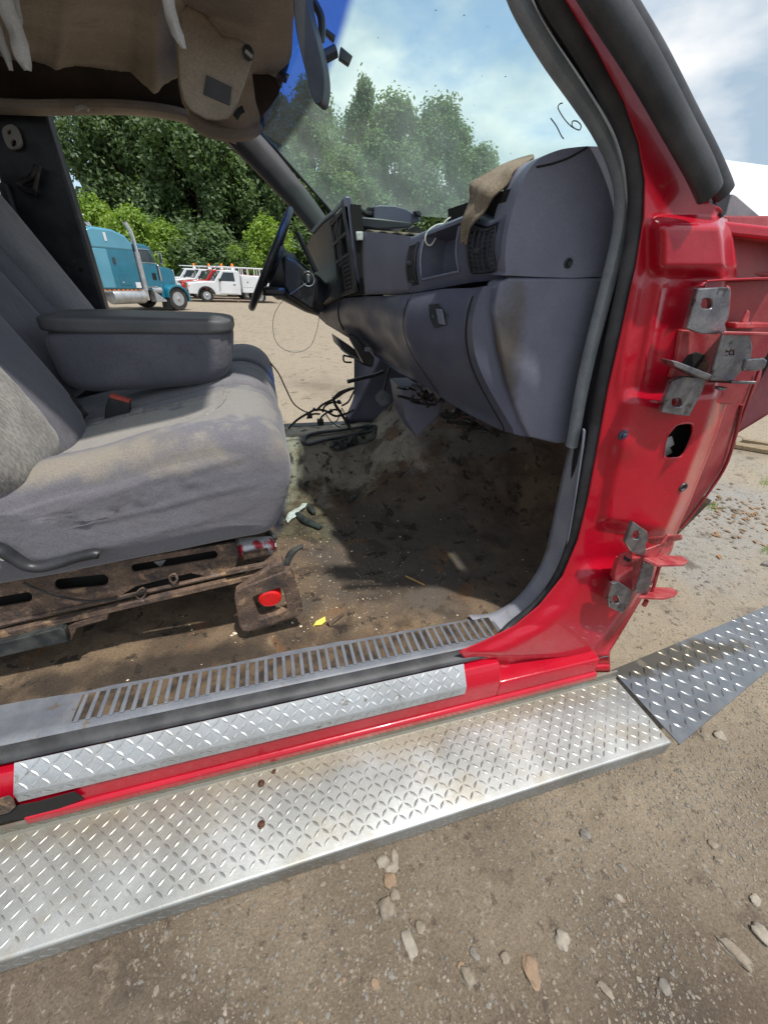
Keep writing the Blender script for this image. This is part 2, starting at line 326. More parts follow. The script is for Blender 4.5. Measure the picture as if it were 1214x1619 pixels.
def glassmat():
    m, N, L, p = newmat('windshield_glass'); N.remove(p); o = [n for n in N if n.type == 'OUTPUT_MATERIAL'][0]
    tc = N.new('ShaderNodeTexCoord'); sp = N.new('ShaderNodeSeparateXYZ'); L.new(tc.outputs['UV'], sp.inputs[0])
    # shade band moulded into the top of the glass: UV runs across (x) and down (y) the glass
    cm = N.new('ShaderNodeMath'); cm.operation = 'MULTIPLY_ADD'; cm.inputs[1].default_value = -BANDK; L.new(sp.outputs[0], cm.inputs[0]); L.new(sp.outputs[1], cm.inputs[2])
    r = N.new('ShaderNodeMapRange'); r.interpolation_type = 'SMOOTHSTEP'; r.inputs[1].default_value = BAND0+.02; r.inputs[2].default_value = BAND0-.02; L.new(cm.outputs[0], r.inputs[0])
    mix = N.new('ShaderNodeMix'); mix.data_type = 'RGBA'; mix.inputs[6].default_value = (.76, .93, .89, 1); mix.inputs[7].default_value = (.02, .13, .55, 1)
    L.new(r.outputs[0], mix.inputs[0])
    t = N.new('ShaderNodeBsdfTransparent'); L.new(mix.outputs[2], t.inputs[0])
    g = N.new('ShaderNodeBsdfGlossy'); g.inputs['Roughness'].default_value = .03
    lw = N.new('ShaderNodeLayerWeight'); lw.inputs['Blend'].default_value = .5; pw = N.new('ShaderNodeMath'); pw.operation = 'POWER'; pw.inputs[1].default_value = 5; L.new(lw.outputs['Facing'], pw.inputs[0])
    fr = N.new('ShaderNodeMath'); fr.operation = 'MULTIPLY_ADD'; fr.inputs[1].default_value = .6; fr.inputs[2].default_value = .035; L.new(pw.outputs[0], fr.inputs[0])
    a = N.new('ShaderNodeMixShader'); L.new(fr.outputs[0], a.inputs[0]); L.new(t.outputs[0], a.inputs[1]); L.new(g.outputs[0], a.inputs[2])
    d = N.new('ShaderNodeBsdfDiffuse'); d.inputs[0].default_value = (.55, .66, .60, 1)
    tr = N.new('ShaderNodeBsdfTranslucent'); tr.inputs[0].default_value = (.55, .68, .62, 1)
    ds = N.new('ShaderNodeAddShader'); L.new(d.outputs[0], ds.inputs[0]); L.new(tr.outputs[0], ds.inputs[1])
    n = N.new('ShaderNodeTexNoise'); n.inputs['Scale'].default_value = 4; n.inputs['Detail'].default_value = 8; L.new(tc.outputs['Object'], n.inputs[0])
    q = N.new('ShaderNodeMapRange'); q.inputs[1].default_value = .3; q.inputs[2].default_value = .75; q.inputs[3].default_value = .05; q.inputs[4].default_value = .17; L.new(n.outputs[0], q.inputs[0])
    b = N.new('ShaderNodeMixShader'); fm_ = N.new('ShaderNodeMath'); fm_.operation = 'MULTIPLY_ADD'; fm_.inputs[1].default_value = -.8; fm_.inputs[2].default_value = 1; L.new(r.outputs[0], fm_.inputs[0])
    f2 = N.new('ShaderNodeMath'); f2.operation = 'MULTIPLY'; L.new(q.outputs[0], f2.inputs[0]); L.new(fm_.outputs[0], f2.inputs[1])
    L.new(f2.outputs[0], b.inputs[0]); L.new(a.outputs[0], b.inputs[1]); L.new(ds.outputs[0], b.inputs[2])
    L.new(b.outputs[0], o.inputs[0]); return m
GTL, GBL = PY(405, 205, 2.0), PY(528, 338, 2.11)          # glass corners: left pillar top / foot
GTL = GBL+(GTL-GBL)*1.7; GBR = Vector((.80, .74, 1.50)); GTR = Vector((.22, .88, 2.03))
def gpoint(s, t):             # s across, t down
    p = (GTL*(1-s)+GTR*s)*(1-t)+(GBL*(1-s)+GBR*s)*t; b = 4*s*(1-s)*.07; return p+Vector((b, 0, b*.25))
def guv(u, v):
    s = t = .4; r = ray(u, v)
    for _ in range(40):
        def err(s, t):
            p = gpoint(s, t); q = ROT.transposed() @ (p-CAM); return Vector((607+FPX*q.x/-q.z-u, 810-FPX*q.y/-q.z-v))
        e = err(s, t); h = 1e-4; es = (err(s+h, t)-e)/h; et = (err(s, t+h)-e)/h; d = es.x*et.y-es.y*et.x
        s -= max(-.2, min(.2, (e.x*et.y-e.y*et.x)/d)); t -= max(-.2, min(.2, (es.x*e.y-es.y*e.x)/d))
    return s, t
_a, _b = guv(443, 238), guv(556, 0)
BANDK = (_b[1]-_a[1])/(_b[0]-_a[0]); BAND0 = _a[1]-BANDK*_a[0]
print('glass uv', _a, _b, guv(935, 230), guv(800, 0), guv(600,330))
m_glass = glassmat()
def leafmat(name, a, b):
    m = MAT(name, a, .6, 0, b, .9, .3, .7); p = m.node_tree.nodes['Principled BSDF']; N = m.node_tree.nodes; L = m.node_tree.links
    tl = N.new('ShaderNodeBsdfTranslucent'); tl.inputs[0].default_value = (a[0]*2.2, a[1]*2.2, a[2]*1.2, 1)
    mx = N.new('ShaderNodeMixShader'); mx.inputs[0].default_value = .3; o = [n for n in N if n.type == 'OUTPUT_MATERIAL'][0]
    L.new(p.outputs[0], mx.inputs[1]); L.new(tl.outputs[0], mx.inputs[2]); L.new(mx.outputs[0], o.inputs[0]); return m
m_leaf = leafmat('leaf_mid', (.10, .165, .06), (.15, .225, .085))
m_leafd = leafmat('leaf_dark', (.078, .13, .052), (.12, .185, .07))
m_leafl = leafmat('leaf_light', (.17, .27, .035), (.24, .35, .06))
# ================================================================== THE STRIPPED PICKUP
truck = thing('pickup_truck', 'red pickup truck with its door taken off, seen from beside the open cab', 'pickup truck', (0, .9, 0))
T = truck
# ---- rocker, trims, running board: shapes run along x
def along(prof, x0, x1, n=2):
    return B().grid([[Vector((x0+(x1-x0)*i/(n-1), y, z)) for y, z in prof] for i in range(n)], closed=True, cap=True)
along([(.60,.488),(.575,.450),(.572,.428),(.569,.362),(.585,.340),(.70,.340),(.70,.488)], -1.6, .555).go('rocker_panel', m_red, T, bevel=.004, seg=3)
along([(.60,.436),(.574,.432),(.5705,.426),(.5695,.362),(.585,.341),(.70,.341),(.70,.436)], .553, .905).go('rocker_front', m_red, T, bevel=.003, seg=3)
# lower lip of the pillar
along([(.567,.372),(.560,.366),(.560,.345),(.567,.335),(.60,.335),(.60,.372)], -.62, .912).go('rocker_flange', m_red, T, bevel=.003)
def lozenges(b, org, du, dv, nrm, nu, nv, cell, ln=.0120, wd=.0032, h=.00115, par=0, clip=None):
    for i in range(nu):
        for j in range(nv):
            a = org+du*((i+.5)*cell)+dv*((j+.5)*cell)
            if clip and not clip((i+.5)*cell, (j+.5)*cell): continue
            s = 1 if (i+j+par) % 2 else -1
            t = (du+dv*s).normalized(); q = (du*-s+dv).normalized(); k = len(b.v)
            l2 = ln*random.uniform(.92, 1.06); hh = h*random.uniform(.7, 1.1)
            vs = [a-t*l2, a-t*l2*.25+q*wd, a+t*l2*.25+q*wd, a+t*l2, a+t*l2*.25-q*wd, a-t*l2*.25-q*wd, a-t*l2*.62+nrm*hh*.8, a+t*l2*.62+nrm*hh*.8, a+nrm*hh]
            vs[:6] = [v-nrm*.0003 for v in vs[:6]]
            b.add(vs, [(0,6,1),(1,6,8),(1,8,2),(2,8,7),(2,7,3),(3,7,4),(4,7,8),(4,8,5),(5,8,6),(5,6,0)])
X = Vector((1, 0, 0)); Y = Vector((0, 1, 0)); Zv = Vector((0, 0, 1))
BX0, BX1, BY0, BY1, BZ = -.78, 1.0, .3455, .566, .32
board = along([(BY1+.002,.352),(BY1-.004,.352),(BY1-.004,BZ+.008),(BY1-.009,BZ+.001),(BY1-.016,BZ),(BY0+.007,BZ),(BY0+.0038,BZ-.0008),(BY0+.0015,BZ-.0024),(BY0+.0003,BZ-.0045),(BY0,BZ-.008),(BY0,.268),(BY0+.004,.266),(BY0+.008,.268),(BY0+.008,BZ-.018),(BY0+.018,BZ-.006),(BY1-.01,BZ-.006),(BY1+.002,BZ-.006)], BX0, BX1, 60)
for v in board.v:       # small dents
    n = mnoise.noise(Vector((v.x*4, v.y*6, 3))); v.z += .0016*n
lz = B(); lozenges(lz, Vector((BX0, BY0+.0145, BZ)), X, Y, Zv, int((BX1-BX0)/.0202), 10, .0202)
for v in lz.v: v.z += .0016*mnoise.noise(Vector((v.x*4, v.y*6, 3)))
lozenges(lz, Vector((BX0, BY0, .268)), X, Zv, -Y, int((BX1-BX0)/.0202), 2, .0202)
lozenges(lz, Vector((BX0, BY1-.0045, BZ+.004)), X, Zv, -Y, int((BX1-BX0)/.0202), 1, .0202, h=.0010)
board.add(lz.v, lz.f)
rb = board.go('running_board', m_alu, T, angle=28, recalc=False)
for u, v in ((413, 1240), (413, 1305)):
    p = PZ(u, v, BZ+.0005); b = B().lathe([(.0085, 0), (.0085, .0025), (.0062, .0035), (.0062, .007), (.003, .008), (0, .008)], p, Zv, 14); b.go('bolt', m_bolt, rb)
p = PZ(432, 1222, BZ+.0006); B().prism([p+Vector((x*.006, y*.006, 0)) for x, y in ((-1,0),(-.2,1),(.8,1.4),(1.3,.2),(.4,-.9))], (0, 0, .0008)).go('rust_blister', m_bolt, rb)
p = PY(1199, 990, .5)
# board end cap edge
# forward deflector plate, folded down from the end of the board
A0 = PZ(967, 1060, BZ+.004); B0 = PZ(1075, 1178, BZ-.012); CX = PZ(1270, 935, .19); F = (CX-A0).normalized()
nd = (B0-A0).normalized(); nrm = F.cross(nd).normalized()
if nrm.z < 0: nrm = -nrm
Wd = (B0-A0).length; dd = nd; ff = (F-dd*F.dot(dd)).normalized(); slant = F.dot(dd)/F.dot(ff)
def onplane(u, v):
    r = ray(u, v); return CAM+r*((A0-CAM).dot(nrm)/r.dot(nrm))
DX = onplane(1270, 1014); G_ = (DX-B0)
b = B(); b.prism([A0, B0, DX, CX], -nrm*.003)
b.prism([B0, DX, DX+Vector((-.004, .004, -.012)), B0+Vector((-.004, .004, -.012))], nrm*.002)
def inclip(a, c):
    q = A0+ff*a+dd*(c-.3); e = .012
    for p1, p2 in ((A0, B0), (B0, DX), (DX, CX), (CX, A0)):
        d_ = (p2-p1).normalized(); s_ = nrm.cross(d_)
        if (q-p1).dot(s_)*SGN < e: return False
    return True
SGN = 1 if ((A0+B0+DX+CX)/4-A0).dot(nrm.cross((B0-A0).normalized())) > 0 else -1
lozenges(b, A0-dd*.3, ff, dd, nrm, 40, 24, .0350, ln=.0190, wd=.0052, h=.0022, clip=inclip)
dp = b.go('deflector_plate', m_alu3, T, angle=28, recalc=False)
bm = bmesh.new(); bm.from_mesh(dp.data)
bmesh.ops.recalc_face_normals(bm, faces=bm.faces); bm.to_mesh(dp.data); bm.free()

# diamond trim riveted on the rocker
tp = [Vector((0, .613, .4995)), Vector((0, .5725, .4555))]
x0, x1 = -.618, .4445
sl_ = (tp[0]-tp[1]).normalized(); sn = X.cross(sl_).normalized(); sn = sn if sn.z > 0 else -sn
x0b, x1b = -.618, .4445
tr = B(); pr = [tp[0]+sn*.003, tp[1]+sn*.004, tp[1]+Vector((0, -.004, -.001)), Vector((0, .5665, .4300)), Vector((0, .5695, .4300)), Vector((0, .572, .4530)), tp[1]+sn*.001, tp[0]+sn*.001]
def trx(p, left): 
    f = (p.z-.43)/(.07)
    return (-.608+.0*f) if left else .4445-.006*(1-f)
tr.grid([[Vector((trx(p, k == 0) if k in (0, 24) else -.60+1.04*k/24, p.y, p.z)) for p in pr] for k in range(25)], closed=True, cap=True)
lozenges(tr, Vector((-.60, tp[1].y, tp[1].z))+sn*.0042, X, sl_, sn, 51, 3, .0202, h=.0009)
lozenges(tr, Vector((-.60, .5662, .4310)), X, Zv, -Y, 51, 1, .0202, h=.0009)
tr.go('rocker_trim', m_alu2, T, angle=28, recalc=False)
# rust hole in the sill at the rear
p0 = [PY(u, v, .566) for u, v in ((2,1268),(28,1274),(60,1268),(118,1252),(133,1262),(70,1288),(0,1300),(-60,1316),(-60,1290))]
B().prism(p0, (0, -.002, 0)).go('rust_hole', m_dark, T)
p0 = [PY(u, v, .564) for u, v in ((0,1262),(14,1257),(22,1262),(26,1274),(16,1283),(2,1287),(-30,1296),(-30,1268))]
B().prism(p0, (0, -.004, 0)).go('rust_flake', m_rust, T, bevel=.002)

# ---- black seal strip below the sill plate, sill plate with ribs
along([(.632,.493),(.618,.4965),(.6125,.503),(.618,.511),(.632,.5165),(.650,.5165),(.652,.500)], -1.6, .56, 30).go('sill_seal', m_rub, T, bevel=.003)
pl = along([(.653,.5185),(.648,.5165),(.646,.510),(.645,.500),(.70,.498),(.760,.498),(.760,.512),(.735,.514),(.672,.5215),(.664,.5245),(.657,.5235)], -1.6, .60, 40)
splate = pl.go('sill_plate', m_sill, T)
B().box((-.515, .668, .5205), (.585, .735, .5245)).go('rib_bed', m_dirt, splate)
# ribs as one moulding
b = B(); nr = 47
for i in range(nr):
    x = -.505+i*.0232; wv = random.uniform(-.0006, .0006); l = .737+random.uniform(-.002, .002)
    b.box((x-.0058+wv, .662, .5235), (x+.0058+wv, l, .5285), None)
    k = len(b.v)
    for v in b.v[k-8:]:
        if v.z > .527: v.x += (x-v.x)*.25
        if v.y > .7: v.z -= .0035
b.go('ribs', m_sill, splate, bevel=.0012)

# ---- corner trim rising from the sill plate (kick trim), grey strip, main door seal
def pxpath(pts, y, n=5): return crom([PY(u, v, y if not callable(y) else y(v)) for u, v in pts], n)
kick_c = [(760,1003),(800,984),(838,952),(864,910),(880,862),(890,800),(898,745),(906,690),(908,676)]
rows = []
kin = [(740,973),(776,970),(812,950),(842,915),(860,880),(872,835),(882,785),(893,735),(902,700),(906,678)]
kout = [(790,1018),(812,1003),(838,985),(866,952),(884,912),(896,865),(905,815),(913,760),(920,705),(922,678)]
ci = crom([PY(u, v, .755) for u, v in kin], 6); co = crom([PY(u, v, .668) for u, v in kout], 6)
for a, c in zip(ci, co):
    rows.append([a+(c-a)*t+Vector((0, -1, 0))*(.022*math.sin(math.pi*min(1, t*1.0))) for t in [k/9 for k in range(10)]])
B().grid(rows).go('corner_trim', m_kick, T, solid=.003, off=0)
strip_c = [(800,-70),(822,0),(868,82),(915,150),(948,200),(972,250),(984,300),(982,355),(970,412),(950,490),(932,560),(918,625),(907,688),(903,706)]
b = B(); b.tube(pxpath(strip_c, .700, 8), .013, 12, ref=(0, 1, 0), rb=.0115, power=.75)
b.go('grey_edge_strip', m_strip, T)
# dark channel between strip and seal
ch = [(835,-70),(850,0),(905,82),(955,165),(985,225),(1003,290),(1000,350),(985,430),(960,545),(935,650),(918,740),(908,820),(895,880),(868,935),(835,975),(800,1003),(740,1027),(640,1049)]
B().tube(pxpath(ch, .706, 7), .024, 10, ref=(0, 1, 0), rb=.020).go('door_channel', m_blk, T)
seal_c = [(850,-70),(884,0),(930,75),(976,160),(1001,225),(1010,285),(1008,345),(996,425),(975,520),(955,615),(938,705),(922,790),(907,855),(884,912),(850,957),(808,991),(765,1013),(715,1029),(660,1044),(610,1056)]
sp_ = [PY(u, v, .668) for u, v in seal_c if v < 1000]+[Vector(p) for p in ((.575, .650, .532), (.52, .640, .514), (.45, .634, .503), (.36, .632, .496), (.24, .632, .490))]
b = B(); b.tube(crom(sp_, 8), lambda t: .014-.005*sm(.72, .9, t), 14, ref=(0, 1, 0), rb=lambda t: .0185-.010*sm(.70, .88, t))
b.tube([p+Vector((.000, -.010, 0)) for p in pxpath([(a+7, c) for a, c in seal_c if c < 900], .668, 8)], .007, 10)
b.go('door_seal', m_rub, T)

# ---- red hinge pillar: one pressed sheet
rowv = list(range(-80, 1066, 3))
uL = [(-80,850),(0,893),(75,940),(160,985),(225,1008),(285,1018),(345,1016),(425,1003),(520,982),(615,960),(705,944),(790,928),(855,912),(912,888),(957,852),(990,812),(1013,765),(1030,725),(1043,735),(1066,735)]
uR = [(-80,912),(0,962),(150,1045),(320,1120),(330,1140),(342,1146),(380,1157),(430,1164),(455,1163),(620,1154),(650,1144),(684,1133),(796,1089),(833,1072),(871,1061),(946,1014),(1000,982),(1031,963),(1066,964)]
def relief(u, v, t):
    d = 0.
    # header bulge with rounded shelf on top
    bulge = sm(338, 362, v-(u-1030)*.02)*(1-sm(418, 440, v))
    d += .030*bulge*sm(1018, 1052, u)
    d -= 0.
    # two soft vertical ribs below it
    if v > 425:
        f = sm(425, 450, v)*(1-sm(590, 640, v)); uc = 1046-(v-430)*.195
        d += .007*f*math.exp(-((u-uc)/9)**2)
        uc = 1008-(v-430)*.17; d += .004*f*math.exp(-((u-uc)/7)**2)
    # lower panel step
    d += .016*sm(612, 642, v+(u-960)*.05)*sm(972, 1000, u+(v-640)*.20)*(1-sm(812, 836, v-(u-940)*.18))
    # dent above the lower knuckle
    d += .020*sm(880, 915, v+(u-930)*.08)*(1-sm(1035, 1045, v))*sm(0, .35, t)
    d += .010*sm(1050, 1056, v)
    # round boss under the rubber button
    d += .008*math.exp(-(((u-984)/26)**2+((v-700)/24)**2))
    # right edge turned away
    d -= .045*sm(.86, 1.0, t)*sm(330, 350, v)*(1-sm(1000, 1050, v))
    d += .0012*mnoise.noise(Vector((u/60, v/60, 1)))
    return d
def ybase(v): return .652-.030*sm(820, 1050, v)
rows = []; info = []
NC = 64
for v in rowv:
    a, c = interp(uL, v), interp(uR, v); row = []; ir = []
    for k in range(NC+1):
        t = k/NC; u = a+(c-a)*t; row.append(PY(u, v, ybase(v)-relief(u, v, t))); ir.append((u, v))
    rows.append(row); info.append(ir)
hole = [(1069,672),(1090,669),(1095,676),(1092,694),(1076,722),(1051,724),(1049,716),(1054,690)]
def inpoly(u, v, P):
    r = False
    for i in range(len(P)):
        (a, b_), (c, d) = P[i-1], P[i]
        if (b_ > v) != (d > v) and u < (c-a)*(v-b_)/(d-b_)+a: r = not r
    return r
b = B(); b.grid(rows); n = NC+1
keep = [];
for f in b.f:
    us = [info[i//n][i % n] for i in f]; cu_ = sum(q[0] for q in us)/4; cv_ = sum(q[1] for q in us)/4
    if not inpoly(cu_, cv_, hole): keep.append(f)
from collections import Counter
cnt = Counter(); 
for f in keep:
    for i in range(4): cnt[tuple(sorted((f[i], f[(i+1) % 4])))] += 1
bv = set(i for e, c in cnt.items() if c == 1 for i in e)
for i in bv:
    u, v = info[i//n][i % n]
    if 1035 < u < 1110 and 655 < v < 740:
        best = None
        for k in range(len(hole)):
            p1, p2 = Vector(hole[k-1]), Vector(hole[k]); e = p2-p1; t = max(0, min(1, (Vector((u, v))-p1).dot(e)/e.dot(e))); q = p1+e*t
            dd_ = (q-Vector((u, v))).length
            if best is None or dd_ < best[0]: best = (dd_, q)
        q = best[1]; tq = (q.x-interp(uL, q.y))/(interp(uR, q.y)-interp(uL, q.y)); b.v[i] = PY(q.x, q.y, ybase(q.y)-relief(q.x, q.y, tq))
b.f = keep
pil = b.go('hinge_pillar', m_red, T, angle=70, solid=.0022, off=-1)
# the pressed edge round the hole, its dark inside
def pil_pt(u, v, off=0):
    t = (u-interp(uL, v))/(interp(uR, v)-interp(uL, v)); return PY(u, v, ybase(v)-relief(u, v, t)-off)
B().tube([pil_pt(p.x, p.y, .0006) for p in crom([Vector((u, v, 0)) for u, v in hole], 4, True)], .0026, 8, closed=True).go('hole_flange', m_red, pil)
c0 = PY(1000, 690, .70)
b = B(); b.prism([PY(u, v, .69) for u, v in ((1030,650),(1110,650),(1100,745),(1025,745))], (0, .012, 0)); b.go('pillar_inner', m_dark, T)
lab = [PY(u, v, .675) for u, v in ((1052,694),(1062,690),(1066,703),(1059,708),(1063,716),(1052,722),(1046,714),(1050,706))]
B().prism(lab, (0, .001, 0)).go('foil_scrap', m_tagw, T)
# rubber button, grommet, dimples
def disc(name, u, v, y, prof, mat, parent=T): return B().lathe(prof, PY(u, v, y), (0, -1, 0), 22).go(name, mat, parent)
m_btn = MAT('blue_rubber', (.03, .04, .07), .4, 0, (.06, .07, .10), 30)
yb = ybase(688)-relief(984, 688, .2)
disc('rubber_button', 984, 688, yb+.001, [(.0115, 0), (.0115, .003), (.0095, .0042), (.006, .0042), (.006, .0075), (.0045, .009), (0, .0092)], m_btn)
yb = ybase(770)-relief(1078, 770, .75)
disc('grommet', 1078, 770, yb+.001, [(.0125, 0), (.0128, .003), (.011, .006), (.0085, .0065), (.0065, .0045), (.0045, .001), (0, .0005)], m_bootb)
disc('grommet_bore', 1078, 771, yb-.0005, [(.0055, 0), (.0055, .0015), (0, .0015)], m_dark)
# crack-like seam where the pillar meets the sill
for pts in ([(838,1060),(880,1052),(925,1045),(962,1038)],):
    B().tube([PY(u, v, ybase(v)-relief(u, v, .5)-.0005) for u, v in pts], .0022, 8).go('seam_sealer', m_rub, T)

# inner fender wall, flange and far panel in front of the pillar
ufr = [(330,1146),(380,1157),(430,1164),(620,1154),(684,1133),(796,1089),(850,1062)]
rows = []
for v in range(342, 850, 4):
    a = interp(ufr, v)-8; c = interp([(342,1215),(430,1228),(600,1200),(650,1174),(735,1148),(830,1075),(850,1064)], v)
    rows.append([PY(a+(c-a)*t, v, .70+.03*t) for t in [k/8 for k in range(9)]])
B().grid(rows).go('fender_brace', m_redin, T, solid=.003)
for pts, r in (([(1160,430),(1190,432),(1230,436)], .004), ([(1173,640),(1150,730),(1112,790),(1076,836)], .004), ([(1214,545),(1180,640),(1160,700)], .003)):
    B().tube(pxpath(pts, .715, 5), r, 8).go('brace_edge', m_redin, T)
for u, v in ((1172,625),(1164,655)): disc('brace_hole', u, v, .722, [(.004, 0), (.004, .002), (0, .002)], m_dark)
rows = []
for v in range(352, 700, 6):
    bt = lambda u: 690-(u-1166)*.62
    row = []
    for k in range(12):
        u = 1140+k*16; vv = 352+(v-352)*(bt(u)-352)/(700-352)
        row.append(PY(u, min(vv, bt(u)), .86+.05*math.sin(vv/70)))
    rows.append(row)
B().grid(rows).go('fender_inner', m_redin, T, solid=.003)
# upper fender skin, bright red, with the rounded pressing
rows = []
for v in range(343, 440, 4):
    rows.append([PY(u, v+(u-1140)*.10*(1-(v-343)/97), .80-.03*sm(343, 352, v)+.02*math.exp(-((u-1164)/5)**2)) for u in range(1138, 1300, 3)])
B().grid(rows).go('fender_skin', m_red, T, solid=.003)
c0 = PY(1240, 440, .74); B().lathe([(.075, -.02), (.075, .01), (.066, .022), (.04, .028), (0, .03)], c0, (0, -1, 0), 32).go('fender_pressing', m_red, T)
# hood/cowl corner
B().prism([PY(u, v, .92) for u, v in ((1142,350),(1159,306),(1165,309),(1211,349),(1300,372),(1300,400),(1142,400))], (0, .05, 0)).go('cowl_corner', m_strip, T, bevel=.003)
# the thin upper lip pressed over the hinge pocket
pk = pxpath([(1110,452),(1116,446),(1128,442),(1214,438),(1260,437)], .625, 5)
B().grid([pk, [p+Vector((0, .07, -.006)) for p in pk]]).go('hinge_pocket_lip', m_red, T, solid=.003)
pk2 = [(1110,452),(1099,500),(1085,560),(1070,610),(1066,650),(1080,655)]
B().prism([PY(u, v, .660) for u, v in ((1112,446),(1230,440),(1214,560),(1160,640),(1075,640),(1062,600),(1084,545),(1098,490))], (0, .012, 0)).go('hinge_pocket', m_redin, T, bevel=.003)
B().tube(pxpath([(1112,450),(1099,497),(1084,548),(1066,600)], .652, 5), .005, 8).go('pocket_edge', m_red, T)

# ---- outer drip seal: two fat lobes
b = B()
la = [(912,-70),(957,5),(1016,100),(1068,195),(1107,268),(1123,308)]
lb = [(932,-90),(978,0),(1036,95),(1087,190),(1119,250),(1138,290),(1145,308)]
tip = lambda t: .021*(1-.55*sm(.94, 1.0, t))
b.tube(pxpath(la, .612, 8), lambda t: .0150*(1-.45*sm(.965, 1.0, t)), 16, ref=(0, 1, 0), rb=lambda t: .020*(1-.5*sm(.97, 1.0, t)))
b.tube(pxpath(lb, .640, 8), lambda t: .0120*(1-.45*sm(.965, 1.0, t)), 16, ref=(0, 1, 0), rb=lambda t: .017*(1-.5*sm(.97, 1.0, t)))
b.go('drip_seal', m_rub, T)
B().prism([PY(u, v, .655) for u, v in ((1128,322),(1150,296),(1157,308),(1150,336),(1141,346))], (0, .02, 0)).go('seal_end', m_blk, T, bevel=.003)

# ---- hinges
def hinge(spec):
    h = B()
    return h
def quadplate(name, pts, y, th, mat, par, holes=(), bev=.0015):
    me = plate(pts, list(holes), y, th, bev=bev); return fin(name, me, mat, par, True, 30)
# upper
hb = B().prism([PY(u, v, .640) for u, v in ((1078,522),(1150,524),(1138,560),(1126,600),(1060,598),(1072,560))], (0, .010, 0)).go('upper_hinge', m_red2, T, bevel=.002)
quadplate('mount_tab', [(1100,458),(1146,455),(1150,459),(1147,500),(1141,512),(1144,524),(1128,527),(1105,526),(1083,518)], .612, .008, m_steel, hb, [ell(1113, 480, 9.5, 9.5, 18, 0, .6)])
quadplate('mount_tab', [(1060,602),(1078,596),(1113,598),(1106,618),(1086,656),(1066,654),(1044,650),(1050,628)], .612, .008, m_steel, hb, [ell(1067, 636, 9, 8, 18, 0, .6)])
B().tube(pxpath([(1146,455),(1151,460),(1148,500),(1141,513)], .612, 4), .0035, 8).go('tab_edge', m_red2, hb)
f1 = [(1144,526),(1186,527),(1190,548),(1188,566),(1170,590),(1158,603),(1122,602),(1134,560)]
lf = B().prism([PY(u, v, .592) for u, v in f1], (0, .006, 0)).go('knuckle_leaf', m_steel, hb, bevel=.0022, seg=3)
b = B(); b.prism([PY(1144,524,.59), PY(1240,526,.55), PY(1240,526,.62), PY(1144,524,.645)], (0, 0, -.006)); b.go('knuckle_arm', m_red2, hb, bevel=.0015)
b = B(); b.prism([PY(1158,602,.59), PY(1196,603,.56), PY(1192,603,.63), PY(1120,600,.645)], (0, 0, -.006)); b.go('knuckle_arm', m_steel, hb, bevel=.0015)
b = B(); b.prism([PY(u, v, .588) for u, v in ((1180,568),(1208,566),(1214,570),(1210,582),(1200,587),(1176,587))], (0, .007, 0)); b.go('stop_tab', m_steel, hb, bevel=.003, seg=3)
b = B(); b.prism([PY(u, v, .585) for u, v in ((1064,571),(1072,572),(1126,593),(1118,602),(1068,580))], (0, .03, 0)); b.go('check_strap', m_steel, hb, bevel=.0015)
b = B(); b.prism([PY(u, v, .640) for u, v in ((1086,562),(1098,556),(1112,560),(1106,580),(1098,592),(1080,590),(1074,578))], (0, -.004, 0)); b.go('grease', m_dark, hb, bevel=.002)
b = B(); b.prism([PY(u, v, .638) for u, v in ((1104,576),(1114,568),(1118,580),(1112,598),(1094,596))], (0, -.004, 0)); b.go('rust_patch', m_rust, hb, bevel=.001)
b = B(); b.lathe([(.0105, 0), (.0105, .004), (.007, .006), (0, .006)], PY(1140, 612, .615), (0, 0, -1), 16); b.go('pin_head', m_steel, hb)
b = B(); b.prism([PY(u, v, .66) for u, v in ((1140,508),(1192,508),(1193,516),(1140,517))], (0, -.03, 0)); b.prism([PY(u, v, .64) for u, v in ((1168,510),(1179,490),(1182,492),(1180,511))], (0, -.005, 0)); b.go('hinge_rib', m_red2, hb, bevel=.002)
# stamped letter R
def strokes(pxs, y, r): 
    b = B()
    for s_ in pxs: b.tube([PY(u, v, y) for u, v in s_], r, 6)
    return b
strokes([[(1147,562),(1160,560)],[(1147,557),(1160,555)],[(1160,562),(1160,554),(1156,553),(1153,556),(1154,561)],[(1154,557),(1147,554)]], .5915, .0008).go('stamped_letter', m_bolt, lf)
# lower
hb = B().prism([PY(u, v, .600) for u, v in ((978,884),(1020,882),(1030,893),(1010,935),(976,930),(968,915))], (0, .012, 0)).go('lower_hinge', m_red2, T, bevel=.002)
quadplate('mount_tab', [(998,825),(1020,840),(1022,850),(1018,862),(1018,876),(1008,876),(996,870),(987,856)], .575, .007, m_steel, hb, [ell(1003, 845, 6, 7.5, 16, .2, .6)])
quadplate('mount_tab', [(966,922),(975,920),(998,934),(994,950),(982,968),(962,958),(960,944)], .575, .007, m_steel, hb, [ell(972, 947, 5.5, 7, 16, -.3, .6)])
B().prism([PY(u, v, .557) for u, v in ((1018,890),(1036,893),(1024,942),(1004,938))], (0, .006, 0)).go('knuckle_leaf', m_steel, hb, bevel=.002)
b = B(); b.prism([PY(1024,850,.60), PY(1078,845,.56), PY(1080,850,.60), PY(1030,858,.64)], (0, 0, -.009)); b.go('knuckle_arm', m_red2, hb, bevel=.0015)
b = B(); b.prism([PY(u, v, .575) for u, v in ((1016,872),(1044,862),(1056,846),(1066,848),(1062,868),(1044,882),(1018,884))], (0, .006, 0)); b.go('knuckle_side', m_red2, hb, bevel=.002)
b = B(); b.prism([PY(1018,882,.56), PY(1040,893,.545), PY(1082,892,.54), PY(1088,887,.555), PY(1080,880,.60), PY(1050,878,.62)], (0, 0, -.009)); b.go('knuckle_arm', m_red2, hb, bevel=.0015)
